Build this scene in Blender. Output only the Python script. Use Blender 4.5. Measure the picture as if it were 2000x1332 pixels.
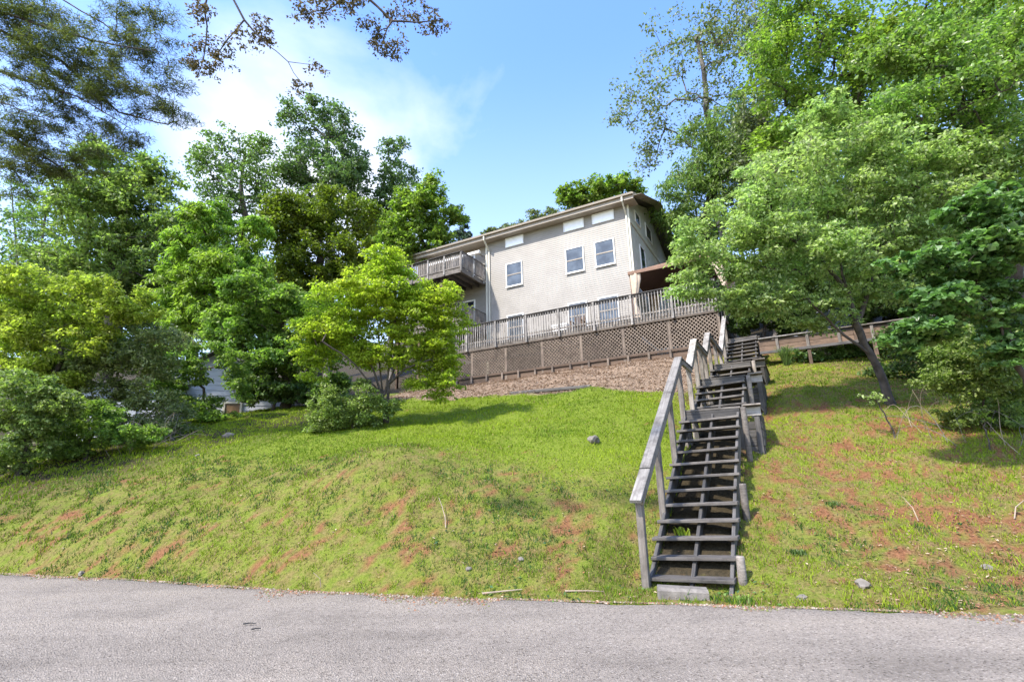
import bpy, math, random
import numpy as np
from mathutils import Vector, Matrix
for _o in list(bpy.data.objects): bpy.data.objects.remove(_o)
SC = bpy.context.scene
COL = SC.collection
R = math.radians

# ------------------------------------------------------------------ camera
PITCH, ROLL = R(15.1), R(1.3)
fw = Vector((0, math.cos(PITCH), math.sin(PITCH))); up0 = Vector((0, -math.sin(PITCH), math.cos(PITCH)))
rt = Vector((1, 0, 0)) * math.cos(ROLL) - up0 * math.sin(ROLL)
upv = Vector((1, 0, 0)) * math.sin(ROLL) + up0 * math.cos(ROLL)
cam = bpy.data.cameras.new('camera'); cam.lens = 18; cam.sensor_width = 36; cam.clip_start = .05; cam.clip_end = 2000
camo = bpy.data.objects.new('camera', cam); COL.objects.link(camo)
camo.matrix_world = Matrix(((rt.x, upv.x, -fw.x, 0), (rt.y, upv.y, -fw.y, 0), (rt.z, upv.z, -fw.z, 1.35), (0, 0, 0, 1)))
SC.camera = camo

# ------------------------------------------------------------------ sky and sun
SUN = Vector((-.50, -.40, .77)).normalized()
W = bpy.data.worlds.new('World'); SC.world = W; W.use_nodes = True
nt = W.node_tree; nt.nodes.clear()
def wn(t): return nt.nodes.new(t)
out = wn('ShaderNodeOutputWorld'); bg1 = wn('ShaderNodeBackground'); bg2 = wn('ShaderNodeBackground'); mix = wn('ShaderNodeMixShader')
sky = wn('ShaderNodeTexSky'); sky.sky_type = 'NISHITA'; sky.sun_disc = False
sky.sun_elevation = math.asin(SUN.z); sky.sun_rotation = math.atan2(SUN.x, SUN.y) % (2*math.pi)
sky.air_density = 1.0; sky.dust_density = .6; sky.ozone_density = 1.2
hs = wn('ShaderNodeHueSaturation'); hs.inputs['Saturation'].default_value = 1.2; hs.inputs['Hue'].default_value = .51
nt.links.new(sky.outputs[0], hs.inputs['Color']); nt.links.new(hs.outputs[0], bg1.inputs['Color']); bg1.inputs['Strength'].default_value = .15
bg2.inputs['Color'].default_value = (.93, .955, 1, 1); bg2.inputs['Strength'].default_value = .42
tc = wn('ShaderNodeTexCoord'); mp = wn('ShaderNodeMapping'); mp.inputs['Location'].default_value = (1.35, .2, .55); mp.inputs['Scale'].default_value = (1, 1, 1.7)
nz = wn('ShaderNodeTexNoise'); nz.inputs['Scale'].default_value = 1.9; nz.inputs['Detail'].default_value = 7; nz.inputs['Roughness'].default_value = .52; nz.inputs['Distortion'].default_value = .35
rp = wn('ShaderNodeValToRGB'); rp.color_ramp.elements[0].position = .55; rp.color_ramp.elements[0].color = (0, 0, 0, 1)
rp.color_ramp.elements[1].position = .84; rp.color_ramp.elements[1].color = (.95, .95, .95, 1)
nt.links.new(tc.outputs['Generated'], mp.inputs['Vector']); nt.links.new(mp.outputs[0], nz.inputs['Vector'])
dt = wn('ShaderNodeVectorMath'); dt.operation = 'DOT_PRODUCT'; dt.inputs[1].default_value = Vector((-.36, .85, .50)).normalized(); nt.links.new(tc.outputs['Generated'], dt.inputs[0])
mr_ = wn('ShaderNodeMapRange'); mr_.inputs[1].default_value = .87; mr_.inputs[2].default_value = 1.0; mr_.inputs[3].default_value = -.10; mr_.inputs[4].default_value = .27; nt.links.new(dt.outputs['Value'], mr_.inputs[0])
ad_ = wn('ShaderNodeMath'); ad_.operation = 'ADD'; nt.links.new(nz.outputs[0], ad_.inputs[0]); nt.links.new(mr_.outputs[0], ad_.inputs[1]); nt.links.new(ad_.outputs[0], rp.inputs[0])
sx_ = wn('ShaderNodeSeparateXYZ'); nt.links.new(tc.outputs['Generated'], sx_.inputs[0]); hz_ = wn('ShaderNodeMapRange'); hz_.interpolation_type = 'SMOOTHSTEP'
hz_.inputs[1].default_value = .72; hz_.inputs[2].default_value = .22; hz_.inputs[3].default_value = 0; hz_.inputs[4].default_value = .36; nt.links.new(sx_.outputs[2], hz_.inputs[0])
mx_ = wn('ShaderNodeMath'); mx_.operation = 'MAXIMUM'; nt.links.new(rp.outputs[0], mx_.inputs[0]); nt.links.new(hz_.outputs[0], mx_.inputs[1]); nt.links.new(mx_.outputs[0], mix.inputs[0]); nt.links.new(bg1.outputs[0], mix.inputs[1]); nt.links.new(bg2.outputs[0], mix.inputs[2]); nt.links.new(mix.outputs[0], out.inputs[0])
sl = bpy.data.lights.new('sun', 'SUN'); sl.energy = 2.15; sl.angle = R(2.5); sl.color = (1, .94, .85)
so = bpy.data.objects.new('sun', sl); COL.objects.link(so); so.rotation_euler = SUN.to_track_quat('Z', 'Y').to_euler(); so.location = SUN * 60
SC.view_settings.view_transform = 'Standard'; SC.view_settings.look = 'None'; SC.view_settings.gamma = 1; SC.view_settings.use_curve_mapping = False
SC.view_settings.exposure = 1.98

# ------------------------------------------------------------------ helpers
WM = {}
def link(name, me, parent=None, M=None, mat=None):
    o = bpy.data.objects.new(name, me); COL.objects.link(o)
    M = M or Matrix.Identity(4)
    if parent is not None:
        o.parent = parent; o.matrix_basis = WM[parent.name].inverted() @ M
    else: o.matrix_basis = M
    WM[o.name] = M
    if mat is not None and me is not None and not me.materials: me.materials.append(mat)
    return o
def tag(o, label=None, cat=None, group=None, kind=None):
    if label: o['label'] = label
    if cat: o['category'] = cat
    if group: o['group'] = group
    if kind: o['kind'] = kind
    return o
def thing(name, label, cat, M=None, group=None):
    return tag(link(name, None, None, M), label, cat, group)
def mesh_np(name, V, F=None, corners=3, mat=None, smooth=False, cols=None):
    """fast mesh from numpy: V (n,3), F (m,corners)"""
    me = bpy.data.meshes.new(name); V = np.asarray(V, np.float32); F = np.asarray(F, np.int32)
    me.vertices.add(len(V)); me.vertices.foreach_set('co', V.ravel())
    me.loops.add(F.size); me.loops.foreach_set('vertex_index', F.ravel())
    me.polygons.add(len(F)); me.polygons.foreach_set('loop_start', np.arange(0, F.size, corners, dtype=np.int32))
    if smooth: me.polygons.foreach_set('use_smooth', np.ones(len(F), bool))
    if cols is not None:
        at_ = me.color_attributes.new('Col', 'FLOAT_COLOR', 'POINT'); at_.data.foreach_set('color', np.asarray(cols, np.float32).ravel())
    me.update(calc_edges=True)
    if mat: me.materials.append(mat)
    return me
class MB:
    """mesh collector"""
    def __init__(s): s.v = []; s.f = []
    def add(s, V, F):
        o = len(s.v); s.v += [tuple(p) for p in V]; s.f += [tuple(i + o for i in f) for f in F]; return s
    def box(s, x0, x1, y0, y1, z0, z1):
        return s.add([(x0,y0,z0),(x1,y0,z0),(x1,y1,z0),(x0,y1,z0),(x0,y0,z1),(x1,y0,z1),(x1,y1,z1),(x0,y1,z1)],
                     [(0,3,2,1),(4,5,6,7),(0,1,5,4),(1,2,6,5),(2,3,7,6),(3,0,4,7)])
    def bar(s, p0, p1, w, t, upd=(0,0,1)):
        p0, p1 = Vector(p0), Vector(p1); x = (p1-p0).normalized(); u = Vector(upd)
        y = u.cross(x)
        if y.length < 1e-4: y = Vector((0,1,0)).cross(x)
        y.normalize(); z = x.cross(y); V = []
        for p in (p0, p1):
            for a, b in ((-1,-1),(1,-1),(1,1),(-1,1)): V.append(p + y*a*w/2 + z*b*t/2)
        return s.add(V, [(0,1,2,3),(7,6,5,4),(0,4,5,1),(1,5,6,2),(2,6,7,3),(3,7,4,0)])
    def tube(s, pts, rads, n=7):
        pts = [Vector(p) for p in pts]; V = []; F = []
        for i, p in enumerate(pts):
            d = (pts[min(i+1, len(pts)-1)] - pts[max(i-1, 0)]).normalized()
            a = d.orthogonal().normalized() if i == 0 else (pa - d*pa.dot(d)).normalized()
            pa = a; b = d.cross(a)
            for k in range(n):
                t = 2*math.pi*k/n; V.append(p + (a*math.cos(t)+b*math.sin(t))*rads[i])
        for i in range(len(pts)-1):
            for k in range(n): F.append((i*n+k, i*n+(k+1)%n, (i+1)*n+(k+1)%n, (i+1)*n+k))
        F.append(tuple(range(n-1, -1, -1))); F.append(tuple((len(pts)-1)*n+k for k in range(n)))
        return s.add(V, F)
    def me(s, name, mat=None):
        m = bpy.data.meshes.new(name); m.from_pydata(s.v, [], s.f); m.update()
        if mat: m.materials.append(mat)
        return m
    def build(s, name, mat, parent=None, M=None):
        """vertices are given in the frame M"""
        return link(name, s.me(name, mat), parent, M)
_bc = {}
def board_mesh(L, w, t, mat, ch):
    key = (round(L, 2), round(w, 3), round(t, 3), mat.name)
    if key in _bc: return _bc[key]
    c = min(ch, w*.2, t*.2); V = []; a, b = w/2, t/2
    ring = [(-a+c,-b),(a-c,-b),(a,-b+c),(a,b-c),(a-c,b),(-a+c,b),(-a,b-c),(-a,-b+c)]
    for x in (-L/2, L/2):
        for (y, z) in ring: V.append((x, y, z))
    F = [(i, 8+i, 8+(i+1)%8, (i+1)%8) for i in range(8)] + [tuple(range(8)), tuple(range(15, 7, -1))]
    F = [tuple(reversed(f)) for f in F]
    m = bpy.data.meshes.new('board'); m.from_pydata(V, [], F); m.update(); m.materials.append(mat)
    _bc[key] = m; return m
def board(name, p0, p1, w, t, mat, parent, upd=(0,0,1), ch=.006):
    """a chamfered plank from p0 to p1 (world), w across, t thick along upd"""
    p0, p1 = Vector(p0), Vector(p1); x = (p1-p0).normalized(); u = Vector(upd); y = u.cross(x)
    if y.length < 1e-4: y = Vector((0,1,0)).cross(x)
    y.normalize(); z = x.cross(y); c = (p0+p1)/2
    M = Matrix(((x.x,y.x,z.x,c.x),(x.y,y.y,z.y,c.y),(x.z,y.z,z.z,c.z),(0,0,0,1)))
    return link(name, board_mesh((p1-p0).length, w, t, mat, ch), parent, M)

# ------------------------------------------------------------------ value noise
def vnoise(x, y, seed=0):
    x = np.asarray(x, float); y = np.asarray(y, float); xi = np.floor(x).astype(np.int64); yi = np.floor(y).astype(np.int64)
    fx = x-xi; fy = y-yi; fx = fx*fx*(3-2*fx); fy = fy*fy*(3-2*fy)
    def h(a, b):
        n = (a*374761393 + b*668265263 + seed*974711) & 0xffffffff
        n = ((n ^ (n >> 13)) * 1274126177) & 0xffffffff
        return ((n ^ (n >> 16)) & 0xffff)/65535.
    return (h(xi,yi)*(1-fx)+h(xi+1,yi)*fx)*(1-fy) + (h(xi,yi+1)*(1-fx)+h(xi+1,yi+1)*fx)*fy
def fbm(x, y, seed=0, o=4):
    s = 0; a = .5
    for i in range(o): s = s + a*vnoise(x*2**i, y*2**i, seed+i*7); a *= .5
    return s/(1-.5**o)
def sstep(a, b, x): t = np.clip((x-a)/(b-a), 0, 1); return t*t*(3-2*t)

# ------------------------------------------------------------------ materials
def newmat(name):
    m = bpy.data.materials.new(name); m.use_nodes = True; t = m.node_tree
    return m, t, t.nodes['Principled BSDF'], (lambda k: t.nodes.new(k)), t.links.new
def ramp(N, stops):
    r = N('ShaderNodeValToRGB'); e = r.color_ramp.elements
    while len(e) < len(stops): e.new(.5)
    for i, (p, c) in enumerate(stops): e[i].position = p; e[i].color = (*c, 1)
    return r
def plain(name, col, rough=.6, var=.12, scale=3, metal=0, bump=0, bscale=60):
    m, t, b, N, L = newmat(name)
    tc = N('ShaderNodeTexCoord'); n = N('ShaderNodeTexNoise'); n.inputs['Scale'].default_value = scale; n.inputs['Detail'].default_value = 6
    L(tc.outputs['Object'], n.inputs['Vector'])
    r = ramp(N, [(.3, tuple(c*(1-var) for c in col)), (.7, tuple(min(1, c*(1+var)) for c in col))])
    L(n.outputs[0], r.inputs[0]); L(r.outputs[0], b.inputs['Base Color']); b.inputs['Roughness'].default_value = rough; b.inputs['Metallic'].default_value = metal
    if bump:
        n2 = N('ShaderNodeTexNoise'); n2.inputs['Scale'].default_value = bscale; n2.inputs['Detail'].default_value = 4; L(tc.outputs['Object'], n2.inputs['Vector'])
        bp = N('ShaderNodeBump'); bp.inputs['Strength'].default_value = bump; bp.inputs['Distance'].default_value = .01; L(n2.outputs[0], bp.inputs['Height']); L(bp.outputs[0], b.inputs['Normal'])
    return m
def wood(name, dark, light, stain=(.05,.04,.03), rough=.85, stainamt=.5):
    """weathered timber: grain streaks along local x, blotchy stains, offset per piece"""
    m, t, b, N, L = newmat(name)
    tc = N('ShaderNodeTexCoord'); oi = N('ShaderNodeObjectInfo'); ad = N('ShaderNodeVectorMath'); ad.operation = 'ADD'
    ml = N('ShaderNodeVectorMath'); ml.operation = 'SCALE'; ml.inputs[0].default_value = (31, 17, 23); L(oi.outputs['Random'], ml.inputs['Scale'])
    L(tc.outputs['Object'], ad.inputs[0]); L(ml.outputs[0], ad.inputs[1])
    mp = N('ShaderNodeMapping'); mp.inputs['Scale'].default_value = (2.2, 42, 42); L(ad.outputs[0], mp.inputs['Vector'])
    n1 = N('ShaderNodeTexNoise'); n1.inputs['Scale'].default_value = 1; n1.inputs['Detail'].default_value = 5; n1.inputs['Roughness'].default_value = .6; L(mp.outputs[0], n1.inputs['Vector'])
    r1 = ramp(N, [(.28, dark), (.72, light)]); L(n1.outputs[0], r1.inputs[0])
    n2 = N('ShaderNodeTexNoise'); n2.inputs['Scale'].default_value = 4; n2.inputs['Detail'].default_value = 7; n2.inputs['Roughness'].default_value = .65; L(ad.outputs[0], n2.inputs['Vector'])
    r2 = ramp(N, [(.46, (0,0,0)), (.68, (stainamt,)*3)]); L(n2.outputs[0], r2.inputs[0])
    mx = N('ShaderNodeMix'); mx.data_type = 'RGBA'; L(r2.outputs[0], mx.inputs['Factor']); L(r1.outputs[0], mx.inputs[6]); mx.inputs[7].default_value = (*stain, 1)
    hv = N('ShaderNodeHueSaturation'); mr = N('ShaderNodeMapRange'); mr.inputs[3].default_value = .62; mr.inputs[4].default_value = 1.25; L(oi.outputs['Random'], mr.inputs[0]); L(mr.outputs[0], hv.inputs['Value'])
    L(mx.outputs[2], hv.inputs['Color']); L(hv.outputs[0], b.inputs['Base Color']); b.inputs['Roughness'].default_value = rough
    bp = N('ShaderNodeBump'); bp.inputs['Strength'].default_value = .5; bp.inputs['Distance'].default_value = .006; L(n1.outputs[0], bp.inputs['Height']); L(bp.outputs[0], b.inputs['Normal'])
    return m
def leafmat(name, dark, light, trans=.35, rough=.45, tint=(.8, 1, .45), spec=.4):
    m, t, b, N, L = newmat(name)
    g = N('ShaderNodeNewGeometry'); r = ramp(N, [(0, dark), (.75, light), (1, tuple(min(1, c*1.35) for c in light))]); L(g.outputs['Random Per Island'], r.inputs[0])
    tc = N('ShaderNodeTexCoord'); n = N('ShaderNodeTexNoise'); n.inputs['Scale'].default_value = .9; n.inputs['Detail'].default_value = 3; L(tc.outputs['Object'], n.inputs['Vector'])
    hv = N('ShaderNodeHueSaturation'); mr = N('ShaderNodeMapRange'); mr.inputs[1].default_value = .3; mr.inputs[2].default_value = .7; mr.inputs[3].default_value = .474; mr.inputs[4].default_value = .506; L(n.outputs[0], mr.inputs[0])
    hv.inputs['Saturation'].default_value = 1.0; L(mr.outputs[0], hv.inputs['Hue']); L(r.outputs[0], hv.inputs['Color']); L(hv.outputs[0], b.inputs['Base Color']); b.inputs['Roughness'].default_value = rough; b.inputs['Specular IOR Level'].default_value = spec
    tr = N('ShaderNodeBsdfTranslucent'); mm = N('ShaderNodeMix'); mm.data_type = 'RGBA'; mm.blend_type = 'MULTIPLY'; mm.inputs['Factor'].default_value = 1
    gm = N('ShaderNodeVectorMath'); gm.operation = 'SCALE'; gm.inputs['Scale'].default_value = 1.7; L(hv.outputs[0], gm.inputs[0]); L(gm.outputs[0], mm.inputs[6]); mm.inputs[7].default_value = (*tint, 1); L(mm.outputs[2], tr.inputs['Color'])
    ms = N('ShaderNodeMixShader'); ms.inputs[0].default_value = trans+.06; L(b.outputs[0], ms.inputs[1]); L(tr.outputs[0], ms.inputs[2]); L(ms.outputs[0], t.nodes['Material Output'].inputs['Surface'])
    return m
M = {}
M['siding'] = plain('vinyl_siding', (.275,.25,.215), .55, .10, 1.2)
M['gable'] = plain('panel_siding', (.42,.41,.36), .6, .06, 1.5)
M['white'] = plain('white_trim', (.78,.77,.74), .45, .05, 4)
M['cream'] = plain('cream_trim', (.55,.52,.42), .5, .06, 4)
M['fascia'] = plain('tan_fascia', (.30,.25,.19), .5, .08, 2)
M['soffit'] = plain('tan_soffit', (.36,.31,.25), .6, .06, 2)
M['shingle'] = plain('roof_shingle', (.12,.11,.10), .9, .25, 8, bump=.5)
M['blind'] = plain('white_blind', (.88,.88,.89), .35, .04, 5)
M['wgrey'] = wood('weathered_grey_wood', (.12,.10,.082), (.295,.257,.218), (.05,.04,.03), stainamt=.7)
M['wpale'] = wood('pale_grey_wood', (.19,.17,.15), (.41,.38,.34), (.065,.055,.045), stainamt=.75)
M['wdark'] = wood('dark_stained_wood', (.035,.032,.03), (.12,.11,.10), (.015,.015,.013))
M['wtread'] = wood('worn_tread_wood', (.05,.043,.037), (.175,.155,.135), (.018,.015,.012), stainamt=.7)
M['wbrown'] = wood('brown_wood', (.085,.052,.032), (.19,.125,.082), (.04,.028,.02))
M['lattice'] = wood('tan_lattice_wood', (.13,.095,.07), (.235,.185,.14), (.06,.045,.035), stainamt=.75)
M['canopy'] = plain('brown_canopy', (.20,.115,.075), .8, .12, 3)
M['canopyin'] = plain('dark_canopy_lining', (.09,.05,.035), .85, .15, 3)
M['curtain'] = plain('tan_curtain', (.50,.39,.29), .9, .1, 5)
M['concrete'] = plain('concrete', (.17,.15,.128), .9, .3, 14, bump=.6, bscale=70)
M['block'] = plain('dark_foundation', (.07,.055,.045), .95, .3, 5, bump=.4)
M['rock'] = plain('grey_rock', (.17,.148,.122), .9, .35, 9, bump=.9, bscale=30)
M['bark'] = plain('dark_bark', (.075,.06,.05), .95, .45, 7, bump=.9, bscale=35)
M['barkg'] = plain('grey_bark', (.17,.15,.13), .95, .4, 7, bump=.9, bscale=35)
M['vine'] = plain('dry_vine', (.30,.23,.17), .9, .3, 9)
M['tyre'] = plain('tyre_rubber', (.02,.02,.02), .8)
M['chrome'] = plain('wheel_metal', (.5,.5,.52), .3, .05, 3, metal=.9)
M['carpaint'] = plain('dark_car_paint', (.035,.04,.055), .25, .1, 2)
M['shedwall'] = plain('grey_shed_siding', (.42,.44,.47), .6, .08, 2)
M['shedpane'] = plain('brown_window_blind', (.20,.12,.06), .4, .2, 6)
def glass(name, col):
    m, t, b, N, L = newmat(name); b.inputs['Base Color'].default_value = (*col, 1); b.inputs['Roughness'].default_value = .04; b.inputs['Specular IOR Level'].default_value = .5
    b.inputs['Coat Weight'].default_value = .15; b.inputs['Coat Roughness'].default_value = .02
    tc = N('ShaderNodeTexCoord'); n = N('ShaderNodeTexNoise'); n.inputs['Scale'].default_value = 2.3; n.inputs['Detail'].default_value = 3; L(tc.outputs['Object'], n.inputs['Vector'])
    r = ramp(N, [(.35, tuple(c*.7 for c in col)), (.7, tuple(c*1.4 for c in col))]); L(n.outputs[0], r.inputs[0]); L(r.outputs[0], b.inputs['Base Color'])
    bp = N('ShaderNodeBump'); bp.inputs['Strength'].default_value = .06; bp.inputs['Distance'].default_value = .05; L(n.outputs[0], bp.inputs['Height']); L(bp.outputs[0], b.inputs['Normal'])
    return m
M['glass'] = glass('window_glass', (.075,.09,.105)); M['darkglass'] = glass('dark_glass', (.02,.025,.03))
LEAF = dict(
 olive=leafmat('olive_leaf', (0.075, 0.1, 0.04), (0.2, 0.235, 0.1), .3), cedar=leafmat('cedar_leaf', (0.07, 0.12, 0.03), (0.19, 0.28, 0.075), .35),
 bright=leafmat('bright_leaf', (0.085, 0.145, 0.022), (0.215, 0.305, 0.055), .42), deep=leafmat('deep_leaf', (0.038, 0.075, 0.018), (0.12, 0.19, 0.05), 0.36),
 greyg=leafmat('greygreen_leaf', (0.075, 0.1, 0.05), (0.19, 0.225, 0.11), .3), glossy=leafmat('glossy_leaf', (0.085, 0.145, 0.03), (0.21, 0.305, 0.075), .42, .35, spec=.6),
 pale=leafmat('pale_leaf', (0.13, 0.185, 0.06), (0.36, 0.44, 0.2), 0.42, .5), heart=leafmat('heart_leaf', (0.05, 0.11, 0.03), (0.15, 0.26, 0.08), .3, .4, spec=.6),
 airy=leafmat('airy_leaf', (0.065, 0.115, 0.03), (0.17, 0.255, 0.08), .35), mid=leafmat('mid_leaf', (0.085, 0.13, 0.04), (0.235, 0.31, 0.09), 0.4),
 mid2=leafmat('mid_green_leaf', (0.08, 0.14, 0.03), (0.21, 0.315, 0.065), 0.42), poplar=leafmat('poplar_leaf', (0.05, 0.09, 0.035), (0.15, 0.23, 0.09), .3),
 yellowdark=leafmat('yellow_tipped_leaf', (0.05, 0.08, 0.01), (0.17, 0.22, 0.025), .35), feathery=leafmat('feathery_leaf', (0.1, 0.17, 0.03), (0.25, 0.37, 0.06), .42),
 yellow=leafmat('yellowgreen_leaf', (0.14, 0.18, 0.03), (0.38, 0.43, 0.08), 0.5), olivesh=leafmat('olive_shrub_leaf', (0.09, 0.12, 0.045), (0.26, 0.295, 0.125), 0.38),
 lime=leafmat('lime_leaf', (0.13, 0.18, 0.02), (0.37, 0.44, 0.055), 0.5), fir=leafmat('fir_leaf', (.039,.072,.046), (.104,.156,.104), .2),
 pine=leafmat('pine_needle', (0.055, 0.072, 0.02), (0.16, 0.175, 0.06), 0.4), brown=leafmat('brown_leaf', (0.045, 0.048, 0.022), (0.12, 0.115, 0.05), .3, tint=(1,.8,.55)))

# ------------------------------------------------------------------ terrain
HO = Vector((8.15, 19.3, 0)); LA = Vector((-.875, .484, 0)); BA = Vector((.484, .875, 0))
CTRL = [(-8.6,9.2,0),(-5.4,8.2,0),(-2.7,7.15,0),(0,6.4,0),(1.4,6.1,0),(2.6,5.8,0),(4.7,5.3,0),(9,4.3,0),(-20,12.6,0),(-40,18,0),(20,2,0),(40,-2,0),(0,0,0),(-10,2,0),(10,-3,0),(-30,5,0),
 (3.83,7.03,.45),(4.5,8.03,.95),(5.35,9.27,1.6),(6.56,11.04,2.65),(7.47,12.42,3.31),(8.38,13.8,3.95),(9.28,15.22,4.4),(5.72,7.28,.6),(7.18,8.77,1.5),(8.89,10.56,2.55),(10.17,11.94,3.16),
 (1.02,7.68,.6),(1.21,8.74,1.25),(1.33,9.45,1.66),(1.5,10.45,2.17),(1.81,12.32,2.92),(2.14,14.39,3.69),(2.75,18.14,4.9),(3.03,19.82,5.4),
 (-.43,7.78,.6),(-.47,8.73,1.27),(-.53,9.85,1.72),(-.62,11.65,2.32),(-.77,14.5,3.27),(-.87,16.41,3.88),(-1.09,20.7,5.0),(-1.24,23.61,5.68),
 (-1.91,7.87,.6),(-2.2,8.93,1.33),(-2.37,9.54,1.68),(-2.8,11.19,2.11),(-3.17,12.62,2.58),(-4.05,15.98,3.54),
 (-4.07,8.5,.58),(-4.81,9.85,1.32),(-5.56,11.26,1.85),(-6.8,13.64,2.62),(-8.3,16.5,3.5),(-6.95,9.12,.5),(-8.07,10.4,1.15),(-9.66,12.26,1.9),(-10.86,13.69,2.4),(-9.68,10.26,.85),(-10.85,11.36,1.4),
 (3.6,9.5,1.75),(4.6,11.4,2.6),(6.3,14.4,3.75),(8.6,18.3,5.2),(7.8,19.4,5.75),(5.5,20.7,5.88),(2.5,22.3,5.9),(-2,24.9,5.9),(-5,26,5.85),(7,23,6.1),(2,26,6.15),(-4,29,6.8),(10,28,8),(0,34,9),(-10,38,9),
 (-14,20,3.6),(-16,26,4.6),(-22,18,2.4),(-30,26,4),(-22,40,8),(-45,45,9),(0,60,19),(-40,80,20),(30,60,24),(60,30,16),(12,18,5.6),(12,21,6.9),(15,24.5,7.3),(20,24,8),(14,14,4.2),(20,14,5.6),(30,18,9),(40,6,4),(18,36,12)]
CT = np.array(CTRL); 
def _phi(r2): return .5*r2*np.log(r2+1e-9)
def _fit():
    n = len(CT); d2 = ((CT[:,None,:2]-CT[None,:,:2])**2).sum(-1); A = np.zeros((n+3,n+3)); A[:n,:n] = _phi(d2)+np.eye(n)*.6; A[:n,n] = 1; A[:n,n+1:] = CT[:,:2]; A[n:,:n] = A[:n,n:].T
    return np.linalg.solve(A, np.r_[CT[:,2], 0, 0, 0])
CW = _fit()
EX = np.array([-400,-40,-20,-8.6,-5.4,-2.7,0,1.4,2.6,4.7,9,20,40,400.]); EY = np.array([125,18.5,12.6,9.2,8.2,7.15,6.4,6.12,5.82,5.32,4.4,2,-2.5,-90])
def edge(x): return np.interp(x, EX, EY)
def edge_s(x): return (edge(x-.6)+edge(x)+edge(x+.6)+edge(x-1.2)+edge(x+1.2))/5
def ground(x, y, fine=True):
    x = np.atleast_1d(np.asarray(x, float)); y = np.atleast_1d(np.asarray(y, float))
    xc = np.clip(x, -60, 60); yc = np.clip(y, -20, 80); z = np.empty_like(xc)
    for i in range(0, len(xc), 20000):
        s = slice(i, i+20000); d2 = (xc[s,None]-CT[None,:,0])**2+(yc[s,None]-CT[None,:,1])**2
        z[s] = _phi(d2)@CW[:-3]+CW[-3]+CW[-2]*xc[s]+CW[-1]*yc[s]
    sd = y-edge_s(x); far = np.clip(np.hypot(x, y-10)-70, 0, 300)*.12
    z = np.where(sd > 0, np.maximum(z, 0)+far, 0)
    z = np.minimum(z, np.where(x < -12, .42, np.where(x > 14, .5, 9.))*np.maximum(sd, 0)+9*(1-sstep(11, 16, np.abs(x))))
    z = np.maximum(z, 0)*sstep(-.05, .5, sd) + .035*sstep(0, .12, sd)
    if fine:
        k = sstep(.1, 1.2, sd)
        z = z + k*((fbm(x*.9, y*.9, 3)-.5)*.30 + (fbm(x*3.1, y*3.1, 9)-.5)*.10)
        z = z + k*.26*np.exp(-(((x+2.2)/1.3)**2+((y-9.3)/.6)**2))          # hummock on the bank
    l = (x-HO.x)*LA.x+(y-HO.y)*LA.y+.78; b = (x-HO.x)*BA.x+(y-HO.y)*BA.y+14.08
    ln = np.maximum(.03, np.interp(b, [-1,0,3.42,4.5,5.65,7.15,8.15,10.7,13.25,14.5], [.0,.02,1.98,2.05,2.95,3.0,3.75,3.8,5.5,9]))
    z = z-np.maximum(0, z-ln)*(1-sstep(.62, 1.25, np.abs(l)))*sstep(-1.2, -.6, b)*(1-sstep(12.5, 13.5, b))
    return np.where(sd > 0, z, -.0 - .05*np.clip(-sd/.15, 0, 1))
def gz(x, y): return float(ground(x, y)[0])

# house frame: l to the left along the front, b back from the deck front
MH = Matrix(((-LA.x, BA.x, 0, HO.x), (-LA.y, BA.y, 0, HO.y), (0, 0, 1, 0), (0, 0, 0, 1)))      # local x = -l, y = b
def HP(l, b, z): return HO + LA*l + BA*b + Vector((0, 0, z))
def SP(l, b, z): return HP(l-.78, b-14.08, z)          # stair coordinates
def to_lb(x, y): return (x-HO.x)*LA.x+(y-HO.y)*LA.y, (x-HO.x)*BA.x+(y-HO.y)*BA.y

def bed_mask(x, y):
    l, b = to_lb(x, y); w = (fbm(x*.8, y*.8, 21)-.5)*1.3
    return sstep(-7.3, -6.9, b+w*.5)*(1-sstep(.2, .8, b))*sstep(.15, .6, l+w*.2)*(1-sstep(11.8, 13, l+w))
CLAY = [(-9.4,9.75,1.5,.45),(-8.3,10.2,.7,.35),(3.75,7.85,.3,.5),(3.5,7.3,.25,.5),(-1.4,7.5,.5,.35),(-.2,7.35,.6,.25),(.8,7.9,.5,.35),(-2.5,9.15,.5,.15),(.3,8.9,.5,.25),(5.0,7.6,.9,.3),(6.2,7.3,.8,.4),(4.6,6.6,.7,.3),(-3.2,7.8,.7,.3),(-4.9,8.7,.8,.25),(-.9,8.1,.35,.3),(5.6,9.2,1,.5),(7.3,9.7,1,.5),(-1.9,8.2,.25,.45),(6.4,5.9,.9,.35)]
def bank_mask(x, y):
    sd = y-edge_s(x); return np.clip(1-sstep(2.0, 3.6, sd+(fbm(x*.7, y*.7, 5)-.5)*1.6), 0, 1)

def clay_mask(x, y):
    m = np.zeros_like(x)
    for cx, cy, rx, ry in CLAY: m = np.maximum(m, np.exp(-(((x-cx)/rx)**2+((y-cy)/ry)**2)))
    zone = np.maximum(.64*bank_mask(x, y), .1*sstep(3.0, 4.2, x)+1.0*sstep(3.0, 4.2, x)*(1-.55*sstep(12, 14, y)))
    v = .30*m+.36*zone+(fbm(x*1.5, y*2.0, 31)-.5)*.8+(fbm(x*6, y*9, 35)-.5)*1.1+(fbm(x*15, y*20, 33)-.5)*.9
    return .95*sstep(.50, .70, v)
def nonuni(lo, hi, flo, fhi, fine, g=1.16):
    a = list(np.arange(flo, fhi, fine)); s = fine; v = flo
    L_ = []; 
    while v > lo: s *= g; v -= s; L_.append(v)
    s = fine; v = a[-1]; H_ = []
    while v < hi: s *= g; v += s; H_.append(v)
    return np.array(L_[::-1]+a+H_)
gxs = nonuni(-420, 420, -12, 12, .11); gys = nonuni(-90, 420, 4.2, 19, .10)
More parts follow.
